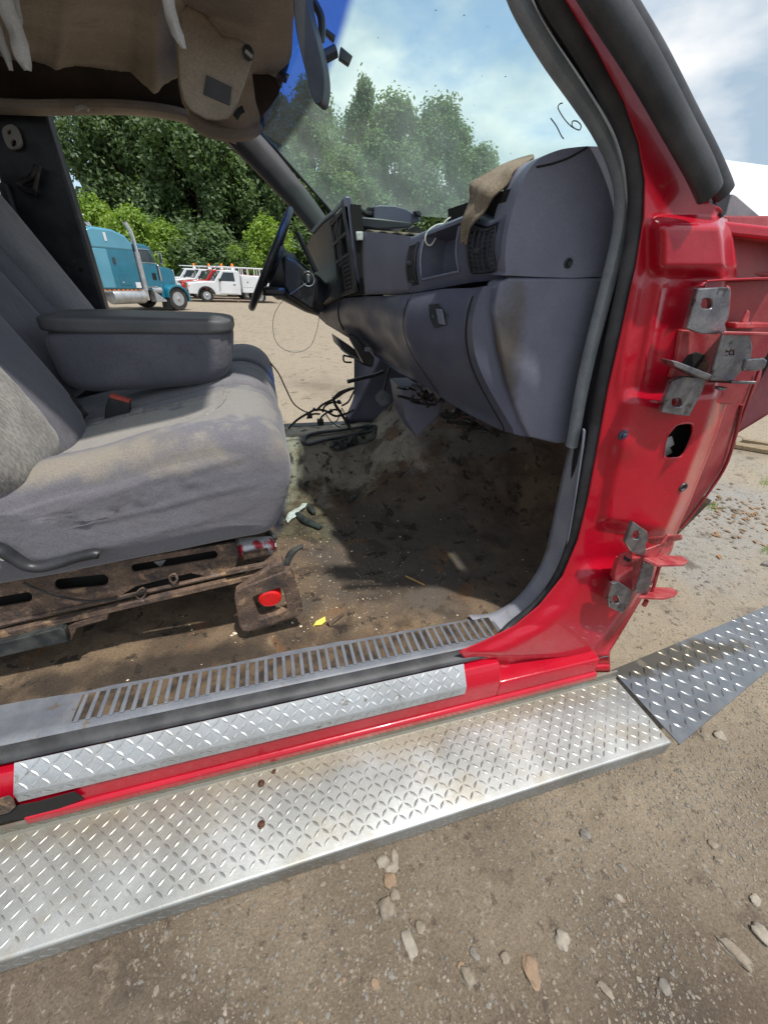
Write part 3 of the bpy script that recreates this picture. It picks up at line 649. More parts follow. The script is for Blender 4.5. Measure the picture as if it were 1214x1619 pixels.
b = B(); b.prism([PY(1010,944,.55), PY(1050,946,.54), PY(1068,941,.54), PY(1072,937,.55), PY(1064,930,.58), PY(1026,928,.61)], (0, 0, -.009)); b.go('knuckle_arm', m_red2, hb, bevel=.0015)
b = B(); b.tube([PY(1043,892,.572), PY(1030,940,.572)], .0042, 12); b.tube([PY(1022,950,.56), PY(1018,958,.56)], .006, 12, caps=True); b.go('hinge_pin', m_red2, hb)
b = B(); b.prism([PY(u, v, .585) for u, v in ((980,878),(1000,872),(1000,936),(970,925),(972,905))], (0, .006, 0)); b.go('hinge_pocket_plate', m_red2, hb, bevel=.002)
B().prism([PY(u, v, .583) for u, v in ((988,880),(998,886),(994,890),(986,885))], (0, .002, 0)).go('slot', m_dark, hb)

# ---- carpeted floor
def floorz(x, y):
    ys = 1.60+.22*sm(.15, .6, x)-.35*sm(.7, 1.05, x)
    z = .508+.20*sm(ys, ys+.26, y)
    z = max(z, .512+.95*sm(.98, 1.75, x+.25*sm(1.2, 1.7, y)*1.0)*1.0)
    z = max(z, .508+.50*sm(.22, .95, x)*sm(1.20, 1.80, y))
    z += (.010*mnoise.noise(Vector((x*3, y*3, 0)))+.0035*mnoise.noise(Vector((x*14, y*14, 2))))*sm(.735, .82, y)
    z += .008*math.exp(-((y-.80)/.025)**2)*sm(-.9,-.4,x)*(.5+.5*mnoise.noise(Vector((x*8, 0, 4))))
    return z
def frange(a, b, s):
    n = int(round((b-a)/s)); return [a+(b-a)*i/n for i in range(n+1)]
rows = [[Vector((x, y, floorz(x, y))) for y in frange(.735, 2.12, .0125)] for x in frange(-1.7, 1.30, .0125)]
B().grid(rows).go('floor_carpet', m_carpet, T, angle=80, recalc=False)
# far sill / edge below the driver opening
B().box((-1.7, 2.10, .60), (.62, 2.16, .705)).go('far_sill', m_blk, T, bevel=.006)
# firewall and left kick panel
b = B(); b.box((1.302, .80, .45), (1.34, 2.2, 1.45)); b.go('firewall', m_dark, T)
b = B(); b.box((.80, .668, 1.515), (2.1, 2.15, 1.535)); b.go('hood', m_red, T, bevel=.005)  # flat panel added to keep the sun off the footwell
kp = [(557,560),(560,600),(565,640),(556,662),(545,672),(600,665),(640,655),(690,640),(690,560),(640,540)]
rows = [[PY(560, v, 2.14) for v in range(540, 672, 8)]]
for k in range(1, 8): rows.append([PY(560+k*22, v, 2.14-.02*k) for v in range(540, 672, 8)])
for r_, row in enumerate(rows):
    for j, p in enumerate(row):
        if r_ == 0: p.x -= .05*sm(620, 672, 540+8*j)*1.2
B().grid(rows).go('far_kick_panel', m_plas2, T, solid=.01)
# ---- dashboard
dash = B()
# stations across the cab: y, crease px, bottom px (lower panel)
st = [(.74,(768,452),(818,688)),(.80,(752,455),(790,680)),(.90,(700,457),(735,652)),(1.0,(657,464),(700,630)),(1.15,(622,467),(660,606)),(1.35,(578,469),(618,586)),(1.55,(545,471),(585,562)),(1.75,(522,478),(550,535)),(1.9,(506,488),(512,512))]
def ipx(tab, y, k):
    return (interp([(s[0], s[k][0]) for s in tab], y), interp([(s[0], s[k][1]) for s in tab], y))
rows = []
for y in frange(.752, 1.9, .012):
    a = ipx(st, y, 1); c = ipx(st, y, 2); A = PY(*a, y); Cc = PY(*c, y); row = []
    bul = .030+.030*sm(1.35, 1.0, y); kn = .035*sm(1.15, 1.3, y)*(1-sm(1.5, 1.75, y))
    row.append(A+Vector((.06, 0, .004)))
    for k in range(21):
        t = k/20; p = A.lerp(Cc, t); p.x -= bul*math.sin(math.pi*min(1, t*1.05))**.8*(.55+.45*math.cos(math.pi*t*.6)); p.x += kn*sm(.35, .9, t)*.8
        if y > 1.02: p.x += .006*(sm(1.02, 1.035, y)); 
        row.append(p)
    row.append(Cc+Vector((.03, 0, -.008))); row.append(Cc+Vector((.14, 0, .005))); row.append(A+Vector((.18, 0, -.05)))
    rows.append(row)
dashp = B().grid(rows, closed=True, cap=True).go('dashboard', m_plas2, T, angle=50)
# glove box lid outline and latch
def lowpt(y, t, off=.0):
    a = ipx(st, y, 1); c = ipx(st, y, 2); A = PY(*a, y); Cc = PY(*c, y); p = A.lerp(Cc, t)
    bul = .030+.030*sm(1.35, 1.0, y); kn = .035*sm(1.15, 1.3, y)*(1-sm(1.5, 1.75, y))
    p.x -= bul*math.sin(math.pi*min(1, t*1.05))**.8*(.55+.45*math.cos(math.pi*t*.6)); p.x += kn*sm(.35, .9, t)*.8
    if y > 1.02: p.x += .006*sm(1.02, 1.035, y)
    p.x -= off; return p
B().tube([lowpt(1.03, t/20, .000) for t in range(1, 21)], .0028, 8).go('glove_box_gap', m_dark, dashp)
B().tube([lowpt(.785, t/20, .0005) for t in range(1, 21)], .0022, 8).go('glove_box_gap', m_dark, dashp)
B().tube([lowpt(1.62+.1*t/14, t/20, .0005) for t in range(1, 15)], .0028, 8).go('cover_gap', m_dark, dashp)
yl = .985
fr_ = [(678,484),(697,482),(704,500),(706,517),(686,518),(680,505)]
la_ = [PY(u, v, yl) for u, v in fr_]; xm = min(p.x for p in la_)
def onlow(u, v, off=.004):          # point of the lower panel seen at a measured spot
    best = None
    for i in range(60):
        y = .76+i*.018
        for j in range(30):
            p = lowpt(y, j/29, off); q = ROT.transposed() @ (p-CAM); pu, pv = 607+FPX*q.x/-q.z, 810-FPX*q.y/-q.z; d = (pu-u)**2+(pv-v)**2
            if best is None or d < best[0]: best = (d, p)
    return best[1]
B().prism([onlow(u, v, .003) for u, v in fr_], (.004, 0, 0)).go('latch_frame', m_blk, dashp, bevel=.0015)
B().prism([onlow(u, v, .007) for u, v in ((684,487),(695,486),(701,513),(689,514))], (.004, 0, 0)).go('glove_box_latch', m_plas, dashp, bevel=.0015)
# end panels: lower cap
def capsolid(pts, y, depth, name, mat, par, bev=.008):
    b = B().prism([PY(u, v, y) for u, v in pts], (0, depth, 0)); return b.go(name, mat, par, angle=25, bevel=bev, seg=4)
low = [(790,447),(806,439),(960,439),(935,560),(896,701),(880,702),(838,692),(826,668),(804,610),(788,545),(782,490)]
capsolid(low, .738, .05, 'lower_end_panel', m_plas, dashp, .006)
edge = [(768,456),(772,500),(782,550),(797,610),(812,660),(824,686)]
rows = []
e2 = [(786,449),(786,500),(795,550),(808,608),(826,664),(838,692)]
for a, c in zip(crom([PY(u, v, .775) for u, v in edge], 5), crom([PY(u, v, .744) for u, v in e2], 5)):
    rows.append([a+Vector((.03, .01, 0))]+[a.lerp(c, t/6)+Vector((-.008*math.sin(math.pi*t/6), 0, 0)) for t in range(7)]+[c+Vector((.02, .01, 0))])
B().grid(rows).go('end_panel_edge', m_plas2, dashp, solid=.002)
up = [(808,436),(800,430),(799,395),(806,350),(818,308),(834,272),(852,251),(880,238),(905,233),(940,231),(968,240),(985,300),(965,400),(952,437)]
B().prism([PY(u, v, .77) for u, v in ((800,300),(970,260),(960,500),(900,680),(850,660),(800,480))], (0, .25, 0)).go('gap_backing', m_dark, dashp)  # dark box added behind the end panels to close a light gap
capsolid([tuple(p)[:2] for p in crom([Vector((u, v, 0)) for u, v in up], 3, True)], .738, .06, 'upper_end_panel', m_plas, dashp, .007)
# seam of the pad on the end panel
B().tube(pxpath([(848,264),(872,259),(900,249),(928,233)], .7375, 6), .0016, 6).go('pad_seam', m_dark, dashp)
disc('end_screw', 898, 416, .7375, [(.0085, 0), (.0085, .002), (.0065, .003), (.004, .0015), (.0035, .0035), (0, .0035)], m_blk, dashp)
# upper dash body: top and crease stations (pad, vents, cubby)
su = [(.745,(806,338),(806,437)),(.80,(772,352),(772,444)),(.86,(740,341),(742,447)),(1.0,(664,371),(662,462)),(1.04,(650,377),(648,463))]
def uppt(y, t, off=0):
    a = interp([(s[0], s[1][0]) for s in su], y), interp([(s[0], s[1][1]) for s in su], y); c = interp([(s[0], s[2][0]) for s in su], y), interp([(s[0], s[2][1]) for s in su], y)
    p = PY(*a, y).lerp(PY(*c, y), t); p.x -= .014*math.sin(math.pi*t)+off; return p
TOPX = lambda y: PY(806, 437, .745).x
rows = []
for y in frange(.755, 1.04, .006):
    row = [uppt(y, t/16) for t in range(17)]
    # dished openings: right vent, cubby, left vent
    for t in range(17):
        tt = t/16
        if .875 < y < .985 and .12 < tt < .80: row[t].x += .055
        if (.768 < y < .845 and .12 < tt < .86) or (.995 < y < 1.03 and .14 < tt < .82): row[t].x += .012
    tp_ = row[0]; row = [tp_+Vector((.16, 0, .015)), tp_+Vector((.03, 0, .010)), tp_+Vector((.008, 0, .006))]+row+[row[-1]+Vector((.14, 0, 0))]
    rows.append(row)
upd = B().grid(rows, closed=True, cap=True).go('upper_dash', m_plas2, dashp, angle=40)
def grille(y0, y1, t0, t1, ny, nt, nm):
    fr = B()
    ed = [uppt(y0, t0), uppt(y1, t0), uppt(y1, t1), uppt(y0, t1)]
    g = nm_ = None
    rim = B().tube([uppt(y0+(y1-y0)*s, t0, .001) for s in [k/6 for k in range(7)]]+[uppt(y1, t0+(t1-t0)*s, .001) for s in [k/6 for k in range(1, 7)]]+[uppt(y1-(y1-y0)*s, t1, .001) for s in [k/6 for k in range(1, 7)]]+[uppt(y0, t1-(t1-t0)*s, .001) for s in [k/6 for k in range(1, 6)]], .0026, 8, closed=True).go('air_vent', m_blk, dashp)
    s_ = B()
    for i in range(1, nt):
        t = t0+(t1-t0)*i/nt; s_.tube([uppt(y0, t, -.002), uppt((y0+y1)/2, t, -.002), uppt(y1, t, -.002)], .0016, 6, ref=(1, 0, 0), rb=.0008)
    for i in range(1, ny):
        y = y0+(y1-y0)*i/ny; s_.tube([uppt(y, t0+(t1-t0)*k/5, .001) for k in range(6)], .0016, 6)
    s_.tube([uppt((y0+y1)/2-.008, (t0+t1)/2, .004), uppt((y0+y1)/2+.008, (t0+t1)/2, .004)], .005, 8)
    s_.go('vent_slats', m_blk, rim)
grille(.770, .843, .14, .84, 5, 9, 1); grille(.997, 1.030, .16, .80, 4, 9, 1)
B().tube([uppt(.878, .12+.68*k/8) for k in range(9)]+[uppt(.878+.104*k/6, .80) for k in range(1, 7)]+[uppt(.982, .80-.68*k/8) for k in range(1, 9)], .0026, 8).go('cubby_rim', m_plas, dashp)
# bare top of the dash towards the glass
B().prism([PY(800,300,.80)+Vector((.05,0,-.03)), Vector((.95,.80,1.47)), Vector((.78,2.05,1.47)), PY(640,400,1.04)+Vector((.06,.8,-.06)), PY(640,400,1.04)+Vector((.06,0,-.03))], (0, 0, -.02)).go('dash_top', m_plas2, dashp)
# centre panel between radio bezel and vents
rows = []
for k in range(14):
    t = k/13; u0 = 575+t*78; y = 1.30-.24*t
    rows.append([PY(u0, 366+8*t, y)+Vector((.10, 0, .0))]+[PY(u0+(0 if t > .5 else 2)*s, 366+8*t+(100-10*t)*s, y)-Vector((.006*math.sin(math.pi*s), 0, 0)) for s in [j/10 for j in range(11)]])
B().grid(rows).go('centre_panel', m_plas, dashp, solid=.003)
rows = [[PY(578+t*80, 364+6*t, 1.32-.26*t)+Vector((d, 0, .002*math.sin(t*23))) for d in (0, .03, .07)] for t in [k/16 for k in range(17)]]
B().grid(rows).go('torn_edge', m_rag, dashp, solid=.003)
# radio and cluster bezel: thick standing frame facing the driver
bez = B()
fp = [(540,318),(545,310),(553,312),(557,330),(562,370),(569,415),(577,455),(578,466),(563,467)]
bez = B().prism([PY(u, v, 1.36) for u, v in [(541,315),(546,309),(555,310),(561,335),(569,375),(577,420),(584,462),(576,468),(564,440),(552,380),(545,345)]], (0, .03, 0)).go('radio_bezel', m_plas2, dashp, bevel=.005, seg=3)
def bez_pt(s, t):            # plane of the bezel face; s towards the driver, t down
    a = PY(543, 325, 1.36).lerp(PY(560, 462, 1.36), t); c = PY(521, 352, 1.62).lerp(PY(536, 470, 1.62), t); return a.lerp(c, s)
fb = B()
for s0, s1 in ((0, .08), (.46, .54), (.92, 1.0)): fb.prism([bez_pt(s0, 0), bez_pt(s1, 0), bez_pt(s1, 1), bez_pt(s0, 1)], (.012, 0, 0))
for t0, t1 in ((0, .05), (.26, .30), (.50, .54), (.95, 1.0)): fb.prism([bez_pt(.07, t0), bez_pt(.93, t0), bez_pt(.93, t1), bez_pt(.07, t1)], (.009, 0, 0))
for k in range(7): t = .57+k*.055; fb.prism([bez_pt(.08, t), bez_pt(.46, t), bez_pt(.46, t+.018), bez_pt(.08, t+.018)], (.02, 0, 0))
for k in range(3): s = .15+k*.1; fb.prism([bez_pt(s, .54), bez_pt(s+.02, .54), bez_pt(s+.02, .95), bez_pt(s, .95)], (.012, 0, 0))
fb.go('bezel_face', m_blk, bez, bevel=.0012)
b = B()
b.prism([bez_pt(-.02, -.02)+Vector((.02, 0, 0)), bez_pt(1, -.02)+Vector((.02, 0, 0)), bez_pt(1, 1.02)+Vector((.02, 0, 0)), bez_pt(-.02, 1.02)+Vector((.02, 0, 0))], (.03, 0, 0)); b.go('bezel_back', m_dark, dashp)
B().prism([PY(u, v, 1.345) for u, v in ((563,366),(574,366),(574,380),(564,380))], (0, .03, 0)).go('lamp_socket', m_tagw, dashp, bevel=.002)
# instrument hood on the driver side
rows = []
for a, c, y in (((528,340),(521,470),1.60),((512,352),(510,480),1.75),((498,366),(499,488),1.88),((488,380),(492,482),1.98),((484,392),(490,470),2.04)):
    A, Cc = PY(*a, y), PY(*c, y); rows.append([A+Vector((.22, 0, .01)), A+Vector((.03, 0, .012))]+[A.lerp(Cc, t/8)+Vector((.035*math.sin(math.pi*t/8), 0, 0)) for t in range(9)]+[Cc+Vector((.2, 0, 0))])
B().grid(rows, closed=True, cap=True).go('instrument_hood', m_blk, dashp, angle=40)
B().tube(pxpath([(540,322),(525,338),(508,352),(494,368)], 1.62, 6), .007, 10).go('hood_lip', m_pillar, dashp)
# diagnostic bracket, pedals, hanging bits below the dash
b = B(); b.prism([PY(u, v, 1.70) for u, v in ((531,533),(560,552),(590,582),(575,578),(548,560),(535,548))], (0, .12, 0)); b.go('fuse_cover', m_blk, dashp, bevel=.004)
B().tube(pxpath([(533,534),(540,552),(560,565),(573,572)], 1.69, 4), .004, 8).go('fuse_cover_edge', m_strip, dashp)
b = B(); b.prism([PY(u, v, 1.55) for u, v in ((552,532),(560,530),(592,566),(590,580),(575,575))], (0, .05, 0)); b.go('dash_bracket', m_blk, dashp, bevel=.003)
B().box(PY(578,556,1.5), PY(586,549,1.5)+Vector((0,.02,0))).go('connector', m_strip, dashp, bevel=.001)
b = B(); b.tube(pxpath([(543,562),(544,572),(556,573)], 1.80, 3), .004, 8); b.tube(pxpath([(543,562),(560,566)], 1.80, 3), .004, 8); b.go('hood_release', m_blk, dashp)
pd = B().prism([PY(u, v, 1.90) for u, v in ((592,626),(601,617),(614,627),(612,640),(603,644),(594,634))], (.02, .015, 0)).go('brake_pedal', m_strip, dashp, bevel=.003)
B().tube(pxpath([(606,620),(611,600),(616,580)], 1.92, 4), .006, 8).go('pedal_arm', m_blk, pd)
B().tube(pxpath([(549,604),(572,598),(590,594),(606,588)], 1.95, 4), .010, 8).go('release_lever', m_blk, dashp)
B().prism([PY(u, v, 1.28) for u, v in ((663,607),(672,610),(671,630),(666,635),(661,626))], (.01, .02, 0)).go('hanging_bracket', m_strip, dashp, bevel=.002)
# console end box
b = B(); b.prism([PY(u, v, 1.36) for u, v in ((633,612),(662,610),(700,640),(693,658),(658,691),(641,662))], (0, .14, 0)); b.go('console_box', m_plas, dashp, bevel=.004)
b = B()
random.seed(3)
for k in range(16):
    u, v = random.uniform(640, 800), 0; v = interp([(640,622),(700,650),(800,700)], u); y = random.uniform(1.0, 1.35)
    b.tube(crom([PY(u+random.uniform(-20,20), v+random.uniform(-18,8), y+random.uniform(-.05,.05)) for _ in range(4)], 4), random.uniform(.003, .007), 7); b.go('wire', m_wire, dashp); b = B()
# ---- steering wheel and column
sw = B(); cc = PY(427, 413, 1.83); dirv = (PY(457, 336, 1.83)-PY(397, 488, 1.83)); rad = dirv.length/2; dv_ = dirv.normalized()
lat = (cc-CAM).normalized(); lat = (lat-dv_*lat.dot(dv_)).normalized(); lat2 = (lat*.98+dv_.cross(lat)*.0).normalized()
ring = [cc+dv_*rad*math.cos(a)+lat2*rad*math.sin(a) for a in [2*math.pi*k/48 for k in range(48)]]
sw = B().tube(ring, .0135, 12, closed=True).go('steering_wheel', m_blk, T)
axd = dv_.cross(lat2).normalized()
if axd.x < 0: axd = -axd
b = B(); b.lathe([(.0, -.01), (.055, -.008), (.075, .010), (.07, .03), (.03, .045)], cc, axd, 20)
for a in (100, 260, 10, 170, 350, 190): a = R(a); b.tube([cc+axd*.012+(lat2*math.cos(a)+dv_*math.sin(a))*.05, cc+(lat2*math.cos(a)+dv_*math.sin(a))*rad], .012, 8, ref=axd, rb=.02)
b.go('spokes', m_blk, sw)
b = B().lathe([(.0, .02), (.085, .03), (.088, .075), (.080, .09), (.072, .19), (.06, .24), (.0, .25)], cc-dv_*.02, axd, 26).go('steering_column', m_blk, T)
b2 = B(); b2.prism([PY(u, v, 1.74) for u, v in ((447,402),(468,412),(503,442),(497,494),(455,468),(447,450))], (0, .14, 0)); b2.go('column_shroud', m_blk, b, bevel=.012, seg=3)
p = PY(487, 441, 1.735)
B().tube([p+Vector((.024*math.cos(a), -.004, .024*math.sin(a))) for a in [2*math.pi*k/20 for k in range(20)]], .0026, 8, closed=True).go('key_ring', m_chrome, b)
B().lathe([(.017, 0), (.017, .004), (.012, .008), (0, .008)], p, (0, -1, 0), 18).go('ignition', m_blk, b)
B().box(p+Vector((-.004, -.014, -.011)), p+Vector((.004, -.006, .011))).go('key_slot', m_strip, b)
B().tube([PY(484,448,1.728), PY(458,466,1.728)], .0022, 6).go('key_tag', m_strip, b)
B().tube(pxpath([(470,368),(478,385),(490,410),(500,430)], 1.78, 5), lambda t: .015-.004*t, 10, ref=(0, 1, 0), rb=.010).go('shift_lever', m_blk, b)
B().box(PY(416,468,1.70)+Vector((0,0,0)), PY(452,455,1.70)+Vector((0,.10,0))).go('shroud_lower', m_blk, b, bevel=.01)
B().tube(crom([PY(u, v, 1.72) for u, v in ((452,470),(440,485),(432,505),(434,535),(448,552),(470,557),(490,548),(500,525),(505,500))], 8), .0011, 6).go('cable_loop', m_steel, b)

# ---- far pillars and roof edge
b = B(); pc = [(352,178),(378,210),(404,238),(440,278),(480,325),(508,362),(525,385)]
b.tube(pxpath(pc, 2.10, 8), lambda t: .062-.020*t, 14, ref=(.6, 0, .8), rb=.04, power=.8); b.go('far_windscreen_pillar', m_pillar, T)
B().tube(pxpath([(403,200),(424,222),(460,263),(495,302),(530,342)], 2.02, 6), .013, 8, ref=(0, 1, 0), rb=.006).go('glass_rubber', m_rub, T)
bp = [(-30,150),(74,165),(80,200),(110,295),(140,395),(168,492),(40,500),(40,440),(22,360),(6,290),(-30,150)]
B().prism([PY(u, v, 2.14) for u, v in [(-120,130),(70,160),(80,200),(110,295),(140,395),(172,505),(185,560),(60,560),(46,470),(24,380),(2,300),(-20,220),(-120,150)]], (0, .06, 0)).go('far_centre_pillar', m_blk, T, bevel=.012, seg=3)
q = B(); q.tube(pxpath([(5,290),(20,335),(38,385),(50,440)], 2.12, 6), .018, 10); q.go('belt_cover_edge', m_blk, T)
m_guide = MAT('belt_guide', (.36, .33, .29), .5)
bg = fin('belt_guide', plate(ell(20, 217, 12, 19, 20, -.35, .7), [ell(16, 210, 4, 5, 12), ell(23, 227, 5, 7, 14)], 2.12, .012, bev=.002), m_guide, T)
b = B(); b.tube(pxpath([(58,262),(50,280),(32,290),(40,300),(56,304)], 2.10, 5), .010, 8); b.tube(pxpath([(62,262),(55,300)], 2.10, 5), .007, 8); b.go('belt_buckle_hook', m_wire, T)
B().tube([PY(52,298,2.09), PY(60,303,2.09)], .003, 6).go('belt_pin', m_chrome, T)
disc('pillar_clip_hole', 128, 427, 2.139, [(.008, 0), (.008, .001), (0, .001)], m_dark)
# quarter window frame behind
B().prism([PY(u, v, 2.16) for u, v in ((-200,120),(-90,120),(-60,420),(-200,470))], (0, .05, 0)).go('rear_side_panel', m_blk, T)
B().box((-1.9, 2.14, .55), (-.78, 2.2, 1.28)).go('far_side_wall', m_blk, T)
B().box((-1.95, .75, .5), (-1.9, 2.2, 1.95)).go('unseen_cab_back', m_liner, T)  # unseen rear wall, added for shading inside the cab
B().box((-1.9, .70, .9), (-1.25, .76, 1.95)).go('near_side_wall', m_liner, T)
# roof skin, out of view: added to shade the cab
b = B(); b.grid([[Vector((x, y, 2.14-.06*((y-1.48)/.7)**2)) for y in frange(.78, 2.2, .06)] for x in frange(-1.95, .0, .09)]); b.go('roof', m_red, T, solid=.02, off=1)
B().grid([[Vector((x, y, 2.115-.06*((y-1.48)/.7)**2)) for y in frange(.79, 2.19, .06)] for x in frange(-1.94, -.01, .09)]).go('roof_lining', m_foam, T, solid=.004)
# side rail above the far window: beige finisher and black weatherstrip
rail = [(-160,160),(-40,167),(0,168),(60,170),(130,169),(200,170),(270,178),(310,190),(345,206),(375,222)]
B().tube(pxpath(rail, 2.08, 6), .017, 12, ref=(0, 0, 1), rb=.04, power=.8).go('roof_rail_trim', m_liner, T)
B().tube(pxpath([(80,176),(150,174),(215,174),(265,179),(300,189),(345,212),(385,240)], 2.115, 6), .012, 8).go('window_rubber', m_rub, T)
B().tube(pxpath([(118,173),(128,169),(134,169),(140,174)], 2.03, 4), .006, 8).go('rail_hook', m_shred, T)
# bare roof side under the torn cloth, its shadow put into the dark colour
B().grid([[PY(u, v, y) for u in range(-200, 330, 12)] for v, y in ((20, 2.02), (60, 2.05), (110, 2.08), (150, 2.10), (178, 2.11))]).go('roof_side_inner', m_foam, T, solid=.004)
# torn headliner cloth
edge = [(-160,80),(-60,84),(0,86),(25,92),(50,92),(70,98),(92,111),(100,107),(125,103),(160,104),(205,110),(225,130),(247,150),(256,136),(272,124),(290,118)]
rows = []
ev = [(e[0], e[1]) for e in edge]
def lin_pt(u, t):
    ve = interp(ev, u)+1.6*mnoise.noise(Vector((u*.13, 0, 0)))
    v = -110+(ve+110)*t; y = 1.22+.76*t**.8; p = PY(u, v, y)
    p += Vector((0, -.012, -.0))*math.sin(u*.045+t*3)*t; p.z -= .02*math.sin(math.pi*t)*(1+.5*math.sin(u*.021)); return p
rows = [[lin_pt(u, t/26) for t in range(27)] for u in range(-160, 300, 5)]
B().grid(rows).go('headliner', m_liner, T, solid=.004, angle=60)
# front part of the liner over the header
front = []
rc = [(466,-70,1.10),(466,0,1.30),(463,40,1.42),(461,80,1.55),(456,100,1.64),(450,118,1.72),(438,150,1.84),(424,180,1.93),(410,207,2.0)]
lc = [(262,-70,1.30),(268,0,1.50),(276,40,1.62),(278,80,1.74),(280,105,1.80),(282,130,1.88),(288,160,1.96),(305,190,2.01),(345,216,2.03)]
for i in range(33):
    s = i/32*8; k = min(7, int(s)); f = s-k
    a = Vector(lc[k]).lerp(Vector(lc[k+1]), f); c = Vector(rc[k]).lerp(Vector(rc[k+1]), f)
    front.append([PY(a.x+(c.x-a.x)*t+2*mnoise.noise(Vector((0, s*2, t*3)))*(t > .95), a.y+(c.y-a.y)*t, a.z+(c.z-a.z)*t-.05*math.sin(math.pi*t)) for t in [j/24 for j in range(25)]])
B().grid(front).go('header_liner', m_liner, T, solid=.004, angle=60)
# liner flap: rolled lower corner
b = B(); b.tube(pxpath([(300,186),(330,206),(370,212),(400,205),(408,190),(402,172),(398,150)], 1.97, 6), .022, 10); b.go('liner_fold', m_liner, T)
B().prism([PY(u, v, 1.70) for u, v in ((398,112),(425,118),(446,128),(440,150),(425,172),(412,186),(404,160))], (0, -.003, 0)).go('liner_tear', m_foam, T)
B().prism([PY(u, v, 1.69) for u, v in ((440,110),(458,118),(452,132),(444,128),(446,140),(436,128))], (0, -.003, 0)).go('torn_flap', m_rust, T)
# hanging strips of torn cloth
def ribbon(pts, y, w_, name, mat):
    c = pxpath(pts, y, 6); b = B(); n_ = len(c); rows = []
    for i, p in enumerate(c):
        t = i/(n_-1); ww = w_*(1 if t < .75 else 1-.6*(t-.75)/.25); tw = .4*math.sin(i*.5)
        rows.append([p+Vector((-ww*math.cos(tw), ww*.3*math.sin(tw*3), 0)), p+Vector((0, -.004, 0)), p+Vector((ww*math.cos(tw), ww*.3*math.sin(tw), 0))])
    b.grid(rows); return b.go(name, mat, T, solid=.0015)
ribbon([(262,-60),(265,-10),(271,25),(281,55),(291,78)], 1.20, .011, 'torn_strip', m_shred)
ribbon([(0,-60),(6,-5),(18,30),(30,65),(38,95),(44,112)], 1.30, .015, 'torn_strip', m_shred)
ribbon([(12,-60),(20,-10),(28,30),(24,50)], 1.32, .009, 'torn_strip', m_shred)
ribbon([(-14,10),(-2,50),(8,80),(18,112)], 1.34, .007, 'torn_strip', m_shred)
# sun visor with dark mirror patch
vis = [(284,16),(296,6),(322,20),(340,42),(352,56),(376,60),(398,72),(402,84),(396,104),(388,130),(378,158),(369,180),(360,188),(345,191),(325,189),(303,176),(291,160),(284,130),(281,80)]
vo = B().prism([PY(u, v, 1.46) for u, v in vis], (0, .016, .004)).go('sun_visor', m_liner, T, bevel=.006, seg=3)
B().prism([PY(u, v, 1.456) for u, v in ((326,118),(366,137),(363,166),(321,148))], (0, .004, 0)).go('visor_label', m_pillar, vo)
for k in range(6): pass
disc('visor_pivot', 392, 84, 1.45, [(.014, 0), (.014, .004), (.008, .008), (0, .008)], m_rub, vo)
B().tube([PY(388,80,1.44), PY(399,90,1.44)], .004, 8).go('visor_pin', m_shred, vo)
B().tube(pxpath([(372,186),(378,176),(385,172)], 1.46, 3), .007, 8).go('visor_clip', m_dark, vo)
B().prism([PY(u, v, 1.50) for u, v in ((288,-4),(296,-8),(330,-6),(332,30),(322,22),(305,8))], (0, .02, 0)).go('header_hook', m_strip, T, bevel=.002)
b = B().tube(pxpath([(333,-20),(338,20),(340,44)], 1.52, 4), .008, 8, ref=(1,0,0), rb=.003).go('liner_rib', m_liner, T)

# ---- windscreen
gn, gm = 40, 30; gv = [gpoint(i/gn, j/gm) for j in range(gm+1) for i in range(gn+1)]
gf = [(j*(gn+1)+i, j*(gn+1)+i+1, (j+1)*(gn+1)+i+1, (j+1)*(gn+1)+i) for j in range(gm) for i in range(gn)]
ws = mk('windscreen', gv, gf, m_glass, T); uvl = ws.data.uv_layers.new(name='UVMap')
for lp in ws.data.loops:
    k = lp.vertex_index; uvl.data[lp.index].uv = ((k % (gn+1))/gn, (k//(gn+1))/gm)
def gpx(u, v, off=.003): s, t = guv(u, v); return gpoint(s, t)-Vector((.6, 0, .8))*off
b = B()
for s_ in ([(867,178),(872,184),(881,196),(889,212),(893,217)][1:], [(891,160),(886,162),(884,168),(889,178),(896,188),(905,197),(914,202),(919,202),(920,195),(914,189),(907,189),(906,196),(909,199)]):
    b.tube(crom([gpx(u, v) for u, v in s_], 5), .0010, 6)
b.go('marker_writing', m_pillar, ws)
random.seed(12); b = B()
for k in range(16):
    u, v = random.choice(((780,25),(720,80),(690,15),(800,120))) if k < 4 else (random.uniform(560, 900), random.uniform(0, 250))
    p = gpx(u, v, .001); a = random.uniform(0, 6); l = random.uniform(.001, .0045); b.tube([p, p+Vector((math.cos(a)*l*.6, math.sin(a)*l, math.sin(a)*l*.3))], .0007, 5)
b.go('bug_specks', m_pillar, ws)
# mirror on its stalk
mir = B().prism([PY(u, v, 1.20) for u, v in [tuple(p)[:2] for p in crom([Vector((u, v, 0)) for u, v in ((463,-60),(463,0),(468,50),(482,110),(494,155),(502,165),(509,158),(512,130),(508,95),(498,55),(484,0),(480,-60))], 4, True)]], (.02, .03, 0)).go('rear_view_mirror', m_blk, T, bevel=.008, seg=3)
B().tube(pxpath([(478,-20),(495,2),(507,25),(509,50),(507,64)], 1.26, 5), .008, 8).go('mirror_stalk', m_blk, mir)
b = B(); b.tube(pxpath([(508,92),(520,86),(531,80)], 1.27, 3), .0115, 10); b.go('mirror_mount', m_blk, mir)
b = B(); b.prism([PY(u, v, 1.30) for u, v in ((539,72),(558,88),(552,103),(536,92))], (0, .014, 0)); b.go('glass_button', m_blk, mir, bevel=.002)
b = B(); b.prism([PY(u, v, 1.30) for u, v in ((516,43),(531,55),(528,66),(514,52))], (0, .012, 0)); b.go('stalk_clip', m_blk, mir, bevel=.002)

